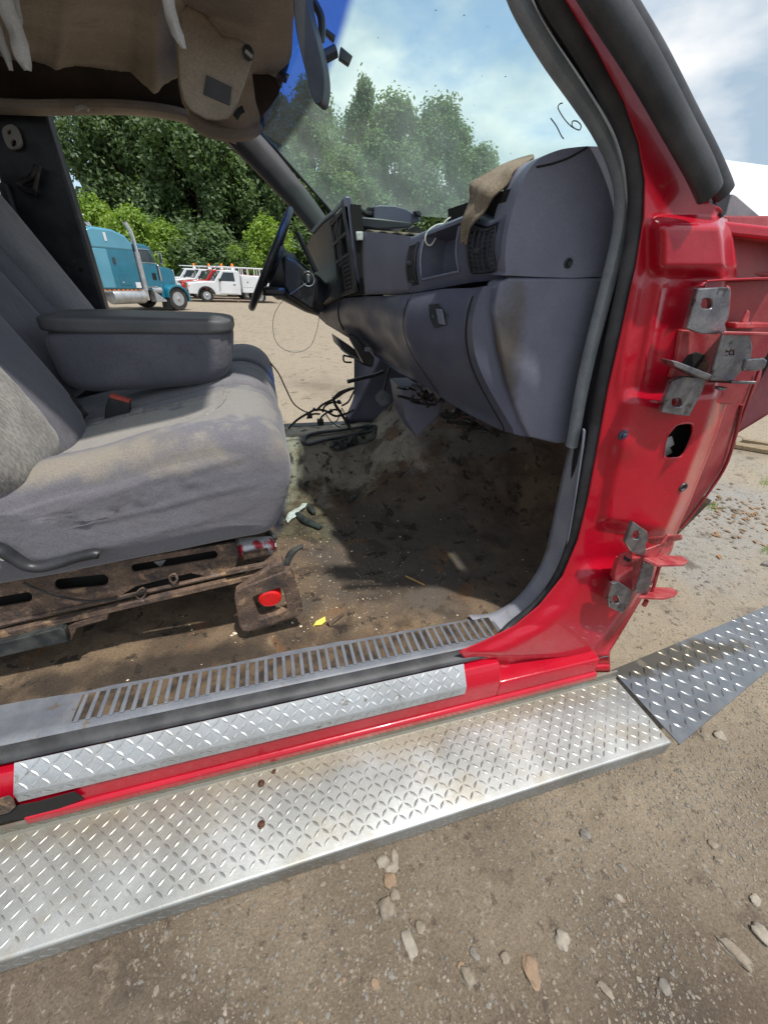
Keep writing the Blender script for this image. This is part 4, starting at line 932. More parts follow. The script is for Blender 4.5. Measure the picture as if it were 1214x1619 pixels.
# ---- bench seat
seat = thing_part = bpy.data.objects.new('bench_seat', None)   # replaced below by a mesh part
bpy.data.objects.remove(seat)
FOLDS = []
for pts, h, w_ in (([(88,748),(110,790),(135,825)],.0035,.010),([(30,770),(55,800)],.004,.012),([(60,765),(75,790)],.004,.010),([(160,740),(172,770),(182,795)],.004,.012),([(195,735),(212,765),(225,790)],.004,.012),([(232,725),(250,752)],.003,.010),([(140,822),(250,800),(330,778),(400,765)],.002,.009),([(200,850),(300,825),(400,800)],.0018,.010),([(300,742),(380,722)],.002,.010),([(268,730),(300,760)],.003,.012)):
    FOLDS.append(([PY(u, v, .822) for u, v in pts], h, w_))
def foldh(q):
    r = 0.
    for P_, h, w_ in FOLDS:
        h *= .75; best = 9
        for a, c in zip(P_, P_[1:]):
            ex, ez = c.x-a.x, c.z-a.z; t = ((q.x-a.x)*ex+(q.z-a.z)*ez)/(ex*ex+ez*ez); tt = max(0, min(1, t)); dx, dz = q.x-a.x-ex*tt, q.z-a.z-ez*tt
            s_ = dx*ez-dz*ex; d = math.hypot(dx, dz)*(1 if s_ > 0 else -1)
            if abs(d) < abs(best): best = d
        u_ = best/w_; r += h*(math.exp(-u_*u_)-.7*math.exp(-(u_-1.6)**2))
    return r+.0015*mnoise.noise(Vector((q.x*14, 0, q.z*7)))
def cushion(prof, stations, name, mat, par, top=None, sub=0, folds=False):
    cx = sum(p[0] for p in prof)/len(prof); cz = sum(p[1] for p in prof)/len(prof)
    sp = crom([Vector((x, 0, z)) for x, z in prof], 5, True); n = len(sp); rows = []
    for y, sh in stations:
        row = []
        for i, p in enumerate(sp):
            tg = (sp[(i+1) % n]-sp[i-1]).normalized(); nn = Vector((tg.z, 0, -tg.x))
            if nn.dot(p-Vector((cx, 0, cz))) < 0: nn = -nn
            q = Vector((p.x, y, p.z))-nn*sh
            if top and p.z > cz+.02: q.z += top(p.x, y)*sm(cz+.02, cz+.10, p.z)
            q += nn*.0022*mnoise.noise(Vector((q.x*9, q.y*9, q.z*9)))
            row.append(q)
        rows.append(row)
    b = B(); b.grid(rows, closed=True); k = len(b.v)
    for r_, sg in ((0, -1), (len(rows)-1, 1)):
        c = sum(rows[r_], Vector())/n; prev = r_*n; K = 26
        for q_ in range(1, K+1):
            t = q_/K; j = len(b.v)
            if q_ == K: b.v.append(c+Vector((0, sg*.010, 0)))
            else:
                for p in rows[r_]:
                    q = p.lerp(c, t); q.y += sg*.010*math.sin(math.pi*min(.5, t*1.5))
                    if sg < 0 and folds: q.y -= foldh(q)*sm(0, .12, t)
                    b.v.append(q)
            for i in range(n):
                if q_ == K: b.f.append((prev+i, prev+(i+1) % n, j))
                else: b.f.append((prev+i, prev+(i+1) % n, j+(i+1) % n, j+i))
            prev = j
    o = b.go(name, mat, par, angle=60); return o
def rnd(y0, y1, r=.05, n=6):
    s = []
    for k in range(n+1): a = math.pi/2*k/n; s.append((y0+r*(1-math.sin(a)), r*(1-math.cos(a))))
    s = s[::-1]; s = [(y0+r*(1-math.cos(math.pi/2*k/n)), r*(1-math.sin(math.pi/2*k/n))*.9) for k in range(n+1)]
    e = [(y1-(y-y0), h) for y, h in s[::-1]]; m_ = [(y0+r+(y1-y0-2*r)*k/14, 0) for k in range(1, 14)]
    return s+m_+e
prof = [(-1.02,1.00),(-.80,1.00),(-.62,1.022),(-.42,1.066),(-.25,1.105),(-.12,1.134),(-.045,1.128),(.005,1.09),(.028,1.03),(.018,.965),(-.012,.89),(-.045,.858),(-.12,.848),(-.30,.828),(-.55,.802),(-.80,.79),(-1.02,.80)]
def top1(x, y):
    d = .010*math.exp(-((y-.90)/.05)**2)-.018*math.exp(-((y-1.07)/.10)**2)*sm(-.08, -.22, x)
    d -= .010*math.exp(-((y-.985)/.008)**2)*sm(-.14, -.2, x); d -= .008*math.exp(-((y-1.20)/.008)**2)*sm(-.10, -.16, x)
    d += .004*math.sin(x*26+y*9)*math.exp(-((y-.90)/.10)**2); return d
m_c1 = MAT('cushion_cloth', (.135, .128, .142), .95, 0, (.145, .142, .160), 9, bump=.55, bs=620, bump2=.3, bs2=13, sheen=.25,
    regions=[((-.44, 1.08, 1.06), (.32, .12, .14), .12, (.34, .315, .275), .75, 30), ((-.10, 1.04, 1.12), (.16, .17, .05), .25, (.27, .25, .225), .8, 18),
             ((-.45, .86, 1.08), (.50, .045, .035), .6, (.26, .225, .175), .8, 14)],  # tan band: light on the cushion's top edge put into the cloth colour
    spots=[((.10, .09, .085), 10, .62, .14, .25)], grain=(300, .08))
seat = cushion(prof, rnd(.822, 1.275, .05), 'bench_seat', m_c1, T, top1, folds=True)
prof2 = [(p[0]-.008 if p[0] > -.2 else p[0], p[1]+.004 if p[1] > 1 else p[1]) for p in prof]
cushion(prof2, rnd(1.28, 1.60, .035), 'cushion', m_fab, seat)
cushion(prof2, rnd(1.605, 2.03, .045), 'cushion', m_fabd, seat)
# piping around the woven insert
def topz(x, y):
    xs = [(p[0], p[1]) for p in prof[:8]]; return interp(xs, x)+top1(x, y)
for yy, x1_ in ((.985, -.155), (1.20, -.13)):
    B().tube([Vector((x, yy, topz(x, yy)+.001)) for x in frange(-.80, x1_, .02)], .0035, 8).go('piping', m_fabl, seat)
B().tube(crom([Vector((-.155, .985, topz(-.155, .985)+.002)), Vector((-.125, 1.04, topz(-.125, 1.04)+.002)), Vector((-.118, 1.12, topz(-.118, 1.12)+.003)), Vector((-.13, 1.20, topz(-.13, 1.20)+.002))], 6), .0035, 8).go('piping', m_fabl, seat)
# armrest
def tiltx(q): q.x += 0; return q
arm = sbox((-.335, 1.385, 1.200), (.235, .115, .092), .42, Matrix.Rotation(R(-3), 3, 'Y'), 12, lambda q: Vector((q.x+(.022 if q.x > 0 else 0)*(q.z/.09), q.y, q.z)))
ao = arm.go('armrest', m_fabd, seat)
lid = sbox((-.328, 1.385, 1.282), (.240, .118, .024), .36, Matrix.Rotation(R(0), 3, 'Y'), 12); lid.go('armrest_lid', m_armtop, seat)
# backrests
def back(c, half, tilt, name, mat):
    return sbox(c, half, .36, Matrix.Rotation(R(tilt), 3, 'Y'), 14).go(name, mat, seat)
back((-.70, 1.035, 1.345), (.095, .205, .40), -24, 'backrest', m_fabd)
back((-.690, .93, 1.335), (.100, .125, .37), -24, 'backrest_insert', m_fabl)
back((-.80, .870, 1.335), (.108, .060, .37), -24, 'backrest_bolster', m_fab)
back((-.80, 1.42, 1.40), (.09, .14, .40), -27, 'backrest', m_fabd)
back((-.80, 1.80, 1.36), (.10, .24, .40), -27, 'backrest', m_fabd)
back((-.77, 1.80, 1.36), (.10, .14, .34), -27, 'backrest_insert', m_fab)
# belt and buckle
b = B().prism([PY(u, v, 1.20) for u, v in ((112,625),(138,658),(130,665),(100,640))], (0, .01, 0)); b.go('seat_belt', m_wire, seat)
b = B().prism([PY(u, v, 1.215) for u, v in ((172,627),(204,637),(206,660),(164,668),(166,645))], (0, .02, 0)).go('belt_buckle', m_blk, seat, bevel=.003)
m_bb = MAT('buckle_red', (.42, .07, .045), .6)
B().prism([PY(u, v, 1.213) for u, v in ((173,624),(205,634),(204,638),(173,629))], (0, .02, 0)).go('buckle_button', m_bb, seat, bevel=.001)
# recliner lever
B().tube(crom([PY(u, v, .795) for u, v in ((-14,866),(4,871),(24,884),(44,895),(66,897),(92,891),(120,882),(148,876),(158,877))], 5), lambda t: .0165-.0035*sm(0, .5, t) if t < .97 else .009, 14, ref=(0, 1, 0), rb=.011).go('recliner_lever', m_blk, seat, sub=0)
disc('lever_bolt', 5, 883, .785, [(.005, 0), (.005, .003), (0, .003)], m_shred, seat)

# ---- seat track
pl_ = [(-60,912),(0,905),(200,885),(372,858),(377,878),(371,898),(350,906),(335,914),(320,909),(302,905),(262,914),(215,926),(192,940),(100,962),(0,993),(-60,1010)]
def slot(x0, y0, x1, y1, h):
    a = math.atan2(y1-y0, x1-x0); r = []
    for k in range(9): t = a+math.pi/2+math.pi*k/8; r.append((x0+h*math.cos(t), y0+h*math.sin(t)))
    for k in range(9): t = a-math.pi/2+math.pi*k/8; r.append((x1+h*math.cos(t), y1+h*math.sin(t)))
    return r
me = plate(pl_, [slot(96, 924, 163, 917, 10), slot(214, 898, 338, 877, 7), slot(-30, 957, 44, 944, 9)], .862, .005)
track = fin('seat_track', me, m_rust, T)
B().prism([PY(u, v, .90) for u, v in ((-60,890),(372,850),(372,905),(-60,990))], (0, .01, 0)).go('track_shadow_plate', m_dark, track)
b = B(); b.tube([PY(-80,1022,.848), PY(424,905,.848)], .0105, 4, ref=(0, .7, .7)); b.tube([PY(-80,1007,.856), PY(420,893,.856)], .006, 6); b.go('slide_rail', m_rust, track, bevel=.001)
b = B(); b.tube([PY(358,905,.845), PY(424,892,.845)], .0085, 4, ref=(0, .7, .7)); b.tube([PY(385,880,.87), PY(424,872,.87)], .010, 4, ref=(0, .7, .7)); b.go('rail_end', m_rust, track, bevel=.001)
yb_ = .845
me = plate([(375,932),(383,926),(448,901),(457,901),(462,908),(476,956),(475,964),(470,968),(392,993),(385,992),(380,985),(373,940)], [[(400,938),(444,923),(449,927),(456,958),(453,962),(412,976),(407,973),(398,943)]], yb_-.010, .022, bev=.003)
brk = fin('front_bracket', me, m_rust, track)
b = B(); b.prism([PY(u, v, yb_-.02) for u, v in ((376,934),(388,924),(430,896),(446,893),(450,903))], (0, .05, 0)); b.go('bracket_top', m_rust, track, bevel=.003)
B().tube([PY(383,990,.83), PY(400,996,.83), PY(470,972,.83), PY(478,962,.83)], .006, 6).go('weld_bead', m_rust, track)
b = B(); b.prism([PY(u, v, .842) for u, v in ((104,993),(120,985),(172,968),(170,980),(135,990),(122,994),(113,1014),(105,1010))], (0, .03, 0)); b.go('rear_foot', m_rust, track, bevel=.002)
b = B(); b.prism([PY(u, v, .825) for u, v in ((-60,1036),(0,1018),(95,994),(102,998),(108,1016),(60,1026),(-60,1054))], (0, .03, 0)); b.go('slide_cover', m_bootb, track, bevel=.002)
B().tube(crom([PY(u, v, .845) for u, v in ((36,922),(70,936),(110,947),(150,951),(190,946),(222,937),(232,932))], 5), .0028, 8).go('release_cable', m_wire, track)
b = B(); b.tube(crom([PY(u, v, .848) for u, v in ((268,912),(272,922),(280,918),(277,908))], 3, True), .003, 6, closed=True); b.tube(crom([PY(u, v, .848) for u, v in ((215,940),(222,948),(230,940),(226,930))], 3, True), .003, 6, closed=True); b.go('spring', m_rust, track)
# pale underside tags hanging
B().prism([PY(u, v, .88) for u, v in ((243,889),(262,886),(254,898))], (0, .002, 0)).go('cloth_tag', m_fabl, track)
# ================================================================== LOOSE THINGS IN AND ON THE CAB
def fz(u, v, lift=0.):        # where a spot seen on the carpet lies
    lo, hi = .5, 3.0; r = ray(u, v)
    prev = None
    for i in range(1200):
        t = .2+i*.003; p = CAM+r*(t/FPX); p2 = p
        if p.z <= floorz(p.x, p.y)+lift: return Vector((p.x, p.y, floorz(p.x, p.y)+lift))
    return p
def one(b, name, mat, label, cat, group=None, **k):
    o = b.go(name, mat, None, **k); tag(o, label, cat, group); return recenter(o)
c = PY(427, 951, .8165)
one(B().lathe([(.0, 0), (.023, 0), (.0245, .0012), (.026, .0), (.030, .003), (.031, .012), (.031, .05), (.024, .06), (0, .06)], c+Vector((0, .006, 0)), (0, 1, .08), 28), 'bottle_cap', m_cap, 'bright red round cap inside the rusty square bracket under the seat', 'cap')
# soda can lying under the seat
can = thing('drink_can', 'crushed red and silver drink can lying under the front of the seat', 'can', fz(402, 905, .0))
cb = PY(372, 868, .90); ce = PY(432, 862, .93)
m_canr = MAT('can_print', (.45, .03, .04), .35, .3, (.55, .55, .56), 22, .46, .54)
B().lathe([(.020, 0), (.026, .008), (.027, .05), (.026, .095), (.020, .102), (0, .100)], cb, ce-cb, 24).go('can_body', m_canr, can)
B().lathe([(.0, .1005), (.019, .1015), (.021, .105), (.020, .102)], cb, ce-cb, 24).go('can_rim', m_chrome, can)
# rubber pieces
def lump(px_, y_th, name, mat, label, cat, group=None, flat=.006, r=.008):
    pts = [fz(u, v, flat) for u, v in px_]
    return one(B().tube(crom(pts, 6), lambda t: r*(.65+.5*math.sin(math.pi*min(1, t*1.05))), 10, ref=(0, 0, 1), rb=lambda t: r*1.5*(.7+.4*math.sin(math.pi*t))), name, mat, label, cat, group)
lump([(452,899),(456,884),(464,872),(478,863)], 0, 'rubber_piece', m_bootb, 'curved black rubber piece standing beside the rusty square bracket', 'rubber piece', 'black rubber pieces on the cab floor', r=.0085)
lump([(470,812),(482,824),(496,830),(507,835)], 0, 'rubber_piece', m_bootb, 'thick black rubber boot piece beside the white tag on the carpet', 'rubber piece', 'black rubber pieces on the cab floor', r=.011, flat=.010)
lump([(552,794),(558,788),(565,783)], 0, 'rubber_piece', m_bootb, 'small black rubber piece farthest back on the carpet, right of the white tag', 'rubber piece', 'black rubber pieces on the cab floor', r=.007)
lump([(423,842),(429,846),(436,852)], 0, 'rubber_piece', m_bootb, 'small black rubber bit half under the front of the seat', 'rubber piece', 'black rubber pieces on the cab floor', r=.009, flat=.01)
lump([(488,801),(492,806),(497,812)], 0, 'rubber_piece', m_bootb, 'black rubber stub leaning behind the thick boot piece', 'rubber piece', 'black rubber pieces on the cab floor', r=.008, flat=.014)
b = B(); b.prism([fz(u, v, .008) for u, v in ((452,822),(456,812),(466,806),(473,803),(478,797),(486,797),(482,803),(478,805),(472,810),(468,818),(460,822),(455,828))], (0, 0, .002))
one(b, 'paper_tag', m_tagw, 'torn white tag on the carpet in front of the seat', 'tag')
a, c = fz(641, 912, .004), fz(671, 926, .004)
one(B().tube([a, a.lerp(c, .3)+Vector((0, 0, .001)), a.lerp(c, .7), c], .0032, 5), 'wood_stick', m_wood, 'short pale wood splinter lying alone on the dark carpet', 'stick')
one(B().prism([fz(u, v, .004) for u, v in ((495,992),(500,984),(514,977),(515,984),(508,989),(498,990))], (0, 0, .003)), 'yellow_scrap', m_yellow, 'small yellow paper scrap beside the rusty bolt near the sill', 'scrap')
a, c = fz(519, 989, .007), fz(543, 972, .007)
one(B().lathe([(.0, 0), (.009, 0), (.009, .006), (.005, .006), (.0055, .012), (.005, .018), (.0058, .024), (.005, .030), (.0055, .036), (.004, (c-a).length), (0, (c-a).length)], a, c-a, 10), 'rusty_bolt', m_rust, 'rusty screw lying beside the yellow scrap on the carpet', 'bolt')
# trim of the shifter hole and loose black boot frame
def frame(px_, r, name, label, cat, lift=.012, mat=m_bootb, **k):
    pts = [fz(u, v, lift) for u, v in px_]; return one(B().tube(crom(pts, 6, True), r, 8, closed=True, ref=(0, 0, 1), rb=r*1.5), name, mat, label, cat)
frame([(480,697),(484,690),(500,685),(540,680),(590,674),(592,680),(560,688),(520,695),(500,700),(486,703)], .008, 'shifter_trim_ring', 'long black rubber ring around the shifter hole on the tunnel', 'trim ring')
rb_ = thing('gear_boot', 'crumpled black gear lever boot lying on the tunnel beside the long ring', 'boot', fz(560, 700, 0))
pts = crom([fz(u, v, .014) for u, v in ((524,708),(534,698),(560,690),(588,675),(592,684),(588,695),(560,704),(535,712))], 6, True)
B().tube(pts, .007, 8, closed=True, ref=(0, 0, 1), rb=.011).go('boot_frame', m_bootb, rb_)
random.seed(21); b = B()
for k in range(5):
    q = [fz(530+k*11+random.uniform(-4, 4), 704-k*3+random.uniform(-5, 5), .02+random.uniform(0, .025)) for _ in range(5)]; b.tube(crom(q, 4), random.uniform(.005, .011), 7)
b.go('boot_folds', m_bootb, rb_)
# harness of black wires hanging over the far sill
har = thing('wire_harness', 'tangled black wire harness lying over the sill of the open driver side', 'wires', PY(510, 670, 2.0))
def wires(pl, nm='wire'):
    for pts, r in pl: B().tube(pxpath(pts, 1.98, 6), r, 7).go(nm, m_wire, har)
wires([([(456,678),(470,664),(490,652),(500,648),(515,650),(530,658),(545,655),(560,648)], .006), ([(500,650),(510,640),(530,630),(545,620),(560,614)], .006), ([(510,652),(514,642),(528,636),(540,638)], .005),
       ([(527,628),(530,640),(540,655),(548,668),(553,676)], .008), ([(528,630),(536,622),(548,617),(559,614)], .008), ([(540,642),(550,636),(556,626),(560,618)], .005), ([(505,670),(508,660),(518,652),(528,648),(540,650)], .005),
       ([(515,655),(522,665),(530,672),(538,676)], .003), ([(485,662),(495,655),(506,655)], .005), ([(540,645),(548,660),(553,668)], .003), ([(536,655),(534,664),(528,668)], .003)])
b = B()
for u, v, s in ((490,658,.014), (507,668,.018), (497,648,.008), (536,636,.010), (524,650,.008), (546,663,.010)):
    p = PY(u, v, 1.98); b.box(p-Vector((s, .012, s*.8)), p+Vector((s*.8, .012, s)))
b.go('connectors', m_wire, har, bevel=.003)
B().tube(pxpath([(410,562),(425,572),(440,590),(452,615),(464,638),(480,650),(492,653)], 1.92, 7), .0032, 7).go('long_wire', m_wire, har)
# white cord draped on the dash, cloth over the vent, loose dash-top piece
ct = [uppt(.93, 0, .006)+Vector((.03, 0, .012)), uppt(.935, 0, .010), uppt(.945, .12, .012), uppt(.958, .22, .014), uppt(.972, .22, .014), uppt(.982, .10, .012), uppt(.975, 0, .008), uppt(.955, 0, .0)+Vector((.05, 0, .02))]
one(B().tube(crom([PY(u, v, 1.0-.02) for u, v in ((712,344),(704,350),(697,362),(690,374),(682,387),(675,386),(672,376),(678,364),(690,356),(700,354))], 5), .0017, 7), 'white_cord', m_white, 'white cord looped over the edge of the dashboard cubby', 'cord')
ru = crom([PY(u, v, y) for u, v, y in ((856,246,.88),(812,261,.87),(776,279,.86),(762,291,.855),(756,312,.85),(745,338,.85),(740,365,.848),(739,386,.845))], 5)
rl = crom([PY(u, v, y) for u, v, y in ((853,257,.80),(826,272,.785),(812,290,.78),(796,308,.78),(780,328,.79),(766,346,.80),(756,366,.82),(748,389,.83))], 5)
rr = []
for i, (a, c) in enumerate(zip(ru, rl)):
    t = i/(len(ru)-1); rr.append([a.lerp(c, s_)+Vector((-.018-.004*math.sin(s_*9+t*5)-.003*math.sin(t*17), 0, .003*math.sin(s_*math.pi))) for s_ in [k/8 for k in range(9)]])
one(B().grid(rr), 'cloth_scrap', m_rag, 'brown scrap of headliner cloth hanging over the right dashboard vent', 'cloth scrap', solid=.004, angle=80)
tp = thing('dash_trim_piece', 'loose dark trim piece lying on top of the dashboard by the windscreen', 'trim piece', PY(615, 345, 1.45))
B().prism([PY(u, v, 1.40) for u, v in ((592,326),(600,324),(625,325),(642,330),(666,345),(665,349),(650,354),(620,357),(590,356))], (0, .10, 0)).go('trim_shell', m_plas2, tp, bevel=.006, seg=3)
B().prism([PY(u, v, 1.39) for u, v in ((562,342),(600,345),(655,352),(648,360),(600,363),(562,358))], (0, .12, 0)).go('trim_base', m_blk, tp, bevel=.004)
b = B(); b.tube(pxpath([(560,325),(570,332),(580,337),(592,340)], 1.42, 4), .006, 7); b.tube(pxpath([(560,332),(575,338),(588,342)], 1.44, 4), .005, 7); b.box(PY(582,342,1.42), PY(593,331,1.45)); b.go('trim_clips', m_wire, tp)
b = B(); b.prism([PY(u, v, 1.38) for u, v in ((655,334),(662,331),(667,337),(666,343),(660,340))], (0, .02, 0)); b.go('trim_tab', m_blk, tp, bevel=.002)
b = B(); b.prism([PY(u, v, 1.20) for u, v in ((650,360),(658,356),(667,364),(668,370),(660,376),(650,372),(645,376),(648,366))], (0, .03, 0)); one(b, 'broken_foam', m_wire, 'broken black foam chunk at the left end of the dashboard vents', 'foam chunk')
# crumbs scattered on the carpet
random.seed(5); b = B()
def chip(b, p, s, fl=.5):
    M_ = Matrix.Rotation(random.uniform(0, 6.3), 3, 'Z'); vs = [M_ @ Vector((x*s*random.uniform(.6, 1.3), y*s*random.uniform(.4, 1), z*s*fl*random.uniform(.6, 1.2))) for x, y, z in ((1,0,0),(-1,0,0),(0,1,0),(0,-1,0),(0,0,1),(0,0,-1))]
    b.add([p+v for v in vs], [(0,2,4),(2,1,4),(1,3,4),(3,0,4),(2,0,5),(1,2,5),(3,1,5),(0,3,5)])
for k in range(650):
    if random.random() < .55: x, y = random.gauss(.17, .16), random.gauss(.98, .15)
    elif random.random() < .5: x, y = random.gauss(.15, .12), random.gauss(1.35, .12)
    else: x, y = random.uniform(-.7, .9), random.uniform(.75, 1.6)
    if y < .745 or y > 1.9: continue
    s = random.choice((.001, .0013, .0018, .0024)) if random.random() < .95 else .0042
    chip(b, Vector((x, y, floorz(x, y)+s*.4)), s)
cr_ = b.go('foam_crumbs', m_crumb, None, smooth=False); tag(cr_, 'pale crumbs scattered over the dirty carpet', 'crumbs'); cr_['kind'] = 'stuff'
b = B()
for u, v, s in ((372,1002,.010), (366,1006,.006), (303,997,.004), (556,872,.006), (633,849,.005), (466,918,.006), (476,991,.006), (462,985,.006)): chip(b, fz(u, v, .003), s)
o = b.go('scrap_flakes', m_crumb, None, smooth=False); tag(o, 'larger tan flakes lying around the rusty bracket', 'flakes'); o['kind'] = 'stuff'

# ================================================================== GROUND
def gz(x, y):
    d = math.hypot(x-.5, y-.5); a = max(0, 1-d/7)
    z = (.012*mnoise.noise(Vector((x*1.6, y*1.6, 0)))+.008*mnoise.noise(Vector((x*5, y*5, 4)))+.006*mnoise.noise(Vector((x*15, y*15, 7)))+.0035*mnoise.noise(Vector((x*38, y*38, 9))))*a
    return z+.02*mnoise.noise(Vector((x*.15, y*.15, 0)))*min(1, d/8)
def axis(lo, hi, st, far):
    a = frange(lo, hi, st); s = st; x = hi
    while x < far: s *= 1.13; x += s; a.append(x)
    s = st; x = lo; pre = []
    while x > -far: s *= 1.13; x -= s; pre.append(x)
    return pre[::-1]+a
xs = axis(-.9, 2.6, .012, 900); ys = axis(-.25, 2.3, .012, 900)
rows = [[Vector((x, y, gz(x, y))) for y in ys] for x in xs]
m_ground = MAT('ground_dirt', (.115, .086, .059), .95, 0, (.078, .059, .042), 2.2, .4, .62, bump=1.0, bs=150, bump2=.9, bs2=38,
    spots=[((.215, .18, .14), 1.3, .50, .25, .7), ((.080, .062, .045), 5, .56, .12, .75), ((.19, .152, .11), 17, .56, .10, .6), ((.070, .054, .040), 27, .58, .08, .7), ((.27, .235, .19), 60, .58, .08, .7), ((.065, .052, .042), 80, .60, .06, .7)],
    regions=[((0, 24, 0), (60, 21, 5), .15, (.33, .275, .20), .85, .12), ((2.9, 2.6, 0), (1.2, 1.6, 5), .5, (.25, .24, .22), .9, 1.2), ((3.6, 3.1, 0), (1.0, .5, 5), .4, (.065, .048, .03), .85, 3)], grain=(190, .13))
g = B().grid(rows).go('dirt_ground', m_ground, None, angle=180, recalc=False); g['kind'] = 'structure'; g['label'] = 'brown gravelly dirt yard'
g.data.flip_normals() if g.data.polygons[0].normal.z < 0 else None
# pebbles
random.seed(11)
ico = bmesh.new(); bmesh.ops.create_icosphere(ico, subdivisions=1, radius=1); IV = [v.co.copy() for v in ico.verts]; IF = [tuple(v.index for v in f.verts) for f in ico.faces]; ico.free()
def pebble(b, p, s, seed=0):
    M_ = Matrix.Rotation(random.uniform(0, 6.3), 3, 'Z'); sx, sy, sz = random.uniform(.7, 1.5), random.uniform(.6, 1.1), random.uniform(.4, .8)
    b.add([p+M_ @ Vector((v.x*s*sx, v.y*s*sy, v.z*s*sz))*random.uniform(.8, 1.15) for v in IV], IF)
packs = [(m_stone, 17000, 'fine tan gravel strewn over the dirt'), (m_stoned, 15000, 'fine grey gravel strewn over the dirt'), (m_stonew, 900, 'scattered pale gravel chips on the dirt'), (m_stoner, 500, 'scattered orange gravel chips on the dirt')]
for mt, cnt_, lb in packs:
    b = B()
    for k in range(cnt_):
        if random.random() < .8: x, y = random.uniform(-.45, 2.2), random.uniform(-.12, .62)
        else: x, y = random.uniform(.9, 4.6), random.uniform(.3, 4.2)
        cl = mnoise.noise(Vector((x*2.3, y*2.3, 5)))
        if random.random() > .45+1.3*cl: continue
        s = .0014+.0044*random.random()**2.4+(.003 if random.random() < .02 else 0)
        if y > 1: s *= 1.9
        pebble(b, Vector((x, y, gz(x, y)+s*.12)), s)
    o = b.go('gravel', mt, None, smooth=False, recalc=False); o['kind'] = 'stuff'; o['label'] = lb; o['category'] = 'gravel'
# individual stones
def stone(u, v, a, c, rot, mat, label, h=.5, seed=0):
    p = PZ(u, v, 0); sc = (PZ(u+1, v, 0)-p).length; bm = bmesh.new(); bmesh.ops.create_icosphere(bm, subdivisions=3, radius=1)
    for q in bm.verts:
        n = mnoise.noise(q.co*1.3+Vector((seed*3.1, 0, 0))); n2 = mnoise.noise(q.co*3+Vector((seed, 5, 0)))
        d = q.co.normalized(); f = 1/max(abs(d.x), abs(d.y)*.95, abs(d.z)); q.co = d*(.55+.45*min(f, 1.25))*(1+.38*n+.16*n2)
        q.co = Vector((q.co.x*a*sc, q.co.y*c*sc, q.co.z*min(a, c)*sc*h))
    bm.transform(Matrix.Rotation(rot, 4, 'Z')) if False else bmesh.ops.rotate(bm, verts=bm.verts, cent=(0, 0, 0), matrix=Matrix.Rotation(rot, 3, 'Z'))
    o = bmk('stone', bm, mat, None, True, 50); o.location = (p.x, p.y, gz(p.x, p.y)+min(a, c)*sc*h*.25); tag(o, label, 'stone', 'stones on the dirt'); return o
stone(648,1495, 9,17, .12, m_stonew, 'pale upright wedge stone left of the pair of rounded stones near the bottom', seed=1)
stone(612,1437, 13,12, 0, m_stone, 'round grey tan stone sitting in a hollow below the running board', .75, 2)
stone(739,1546, 9,12, .2, m_stone, 'squarish tan stone right below the small orange pebble', .7, 3)
stone(840,1538, 11,18, -.15, m_stoner, 'large orange tan arrowhead stone at the bottom centre right', .45, 4)
stone(889,1488, 11,10, .4, m_stonew, 'pale angular stone above and right of the arrowhead stone', .6, 5)
stone(1162,1506, 9,21, .55, m_stone, 'long smooth tan stone lying diagonally at the lower right', .6, 6)
stone(1206,1478, 10,13, .2, m_stonew, 'pale stone cut by the right edge above the long smooth stone', .7, 7)
stone(797,1516, 7,7, 0, m_stone, 'small round tan stone between the squarish and arrowhead stones', .8, 8)
stone(664,1467, 7,8, .3, m_stone, 'small tan stone just above the pale upright wedge stone', .7, 9)
stone(617,1393, 9,10, -.3, m_stoner, 'salmon coloured stone below the crumbly white patch', .6, 10)
stone(624,1415, 8,8, -.3, m_stone, 'tan stone touching the salmon coloured stone', .6, 11)
stone(605,1364, 9,8, .3, m_stonew, 'white crumbly lump at the foot of the running board', .5, 12)
stone(624,1358, 5,10, -.1, m_stonew, 'thin white chip beside the white crumbly lump', .5, 13)
stone(618,1376, 10,7, .2, m_stonew, 'flat white crumbs above the salmon stone', .3, 14)
stone(926,1319, 8,6, -.4, m_stoned, 'smooth grey oval stone midway up the open dirt', .7, 15)
stone(980,1419, 4,6, .6, m_stonew, 'small white chip right of centre on the open dirt', .6, 16)
stone(1136,1361, 7,4, -.7, m_stone, 'light oval stone with a dark shadow at the middle right', .8, 17)
stone(984,1372, 4,6, .4, m_stoned, 'small grey stone below the smooth grey oval stone', .6, 18)
stone(729,1530, 6,5, .2, m_stoner, 'small orange pebble touching the squarish tan stone', .6, 19)
stone(750,1511, 5,8, .4, m_stoned, 'narrow grey stone above the squarish tan stone', .6, 20)
stone(593,1558, 6,6, .4, m_stoner, 'tan orange pebble at the bottom left of the open dirt', .6, 21)
stone(957,1567, 5,11, .45, m_stone, 'narrow light stone along the bottom right of the arrowhead stone', .5, 22)
stone(1195,1423, 8,6, .2, m_stonew, 'flat white stone near the right edge', .4, 23)
stone(1050,1559, 9,8, .2, m_stoned, 'dusty grey stone half sunk beside a rut at the bottom', .4, 24)
stone(1126,1336, 7,6, .2, m_stone, 'tan stone above the light oval stone', .5, 25)
stone(1137,1165, 8,7, .5, m_stonew, 'pale stone just outside the dark deflector plate', .6, 26)
stone(1113,1164, 7,6, .1, m_stone, 'brown stone just outside the dark deflector plate', .6, 27)
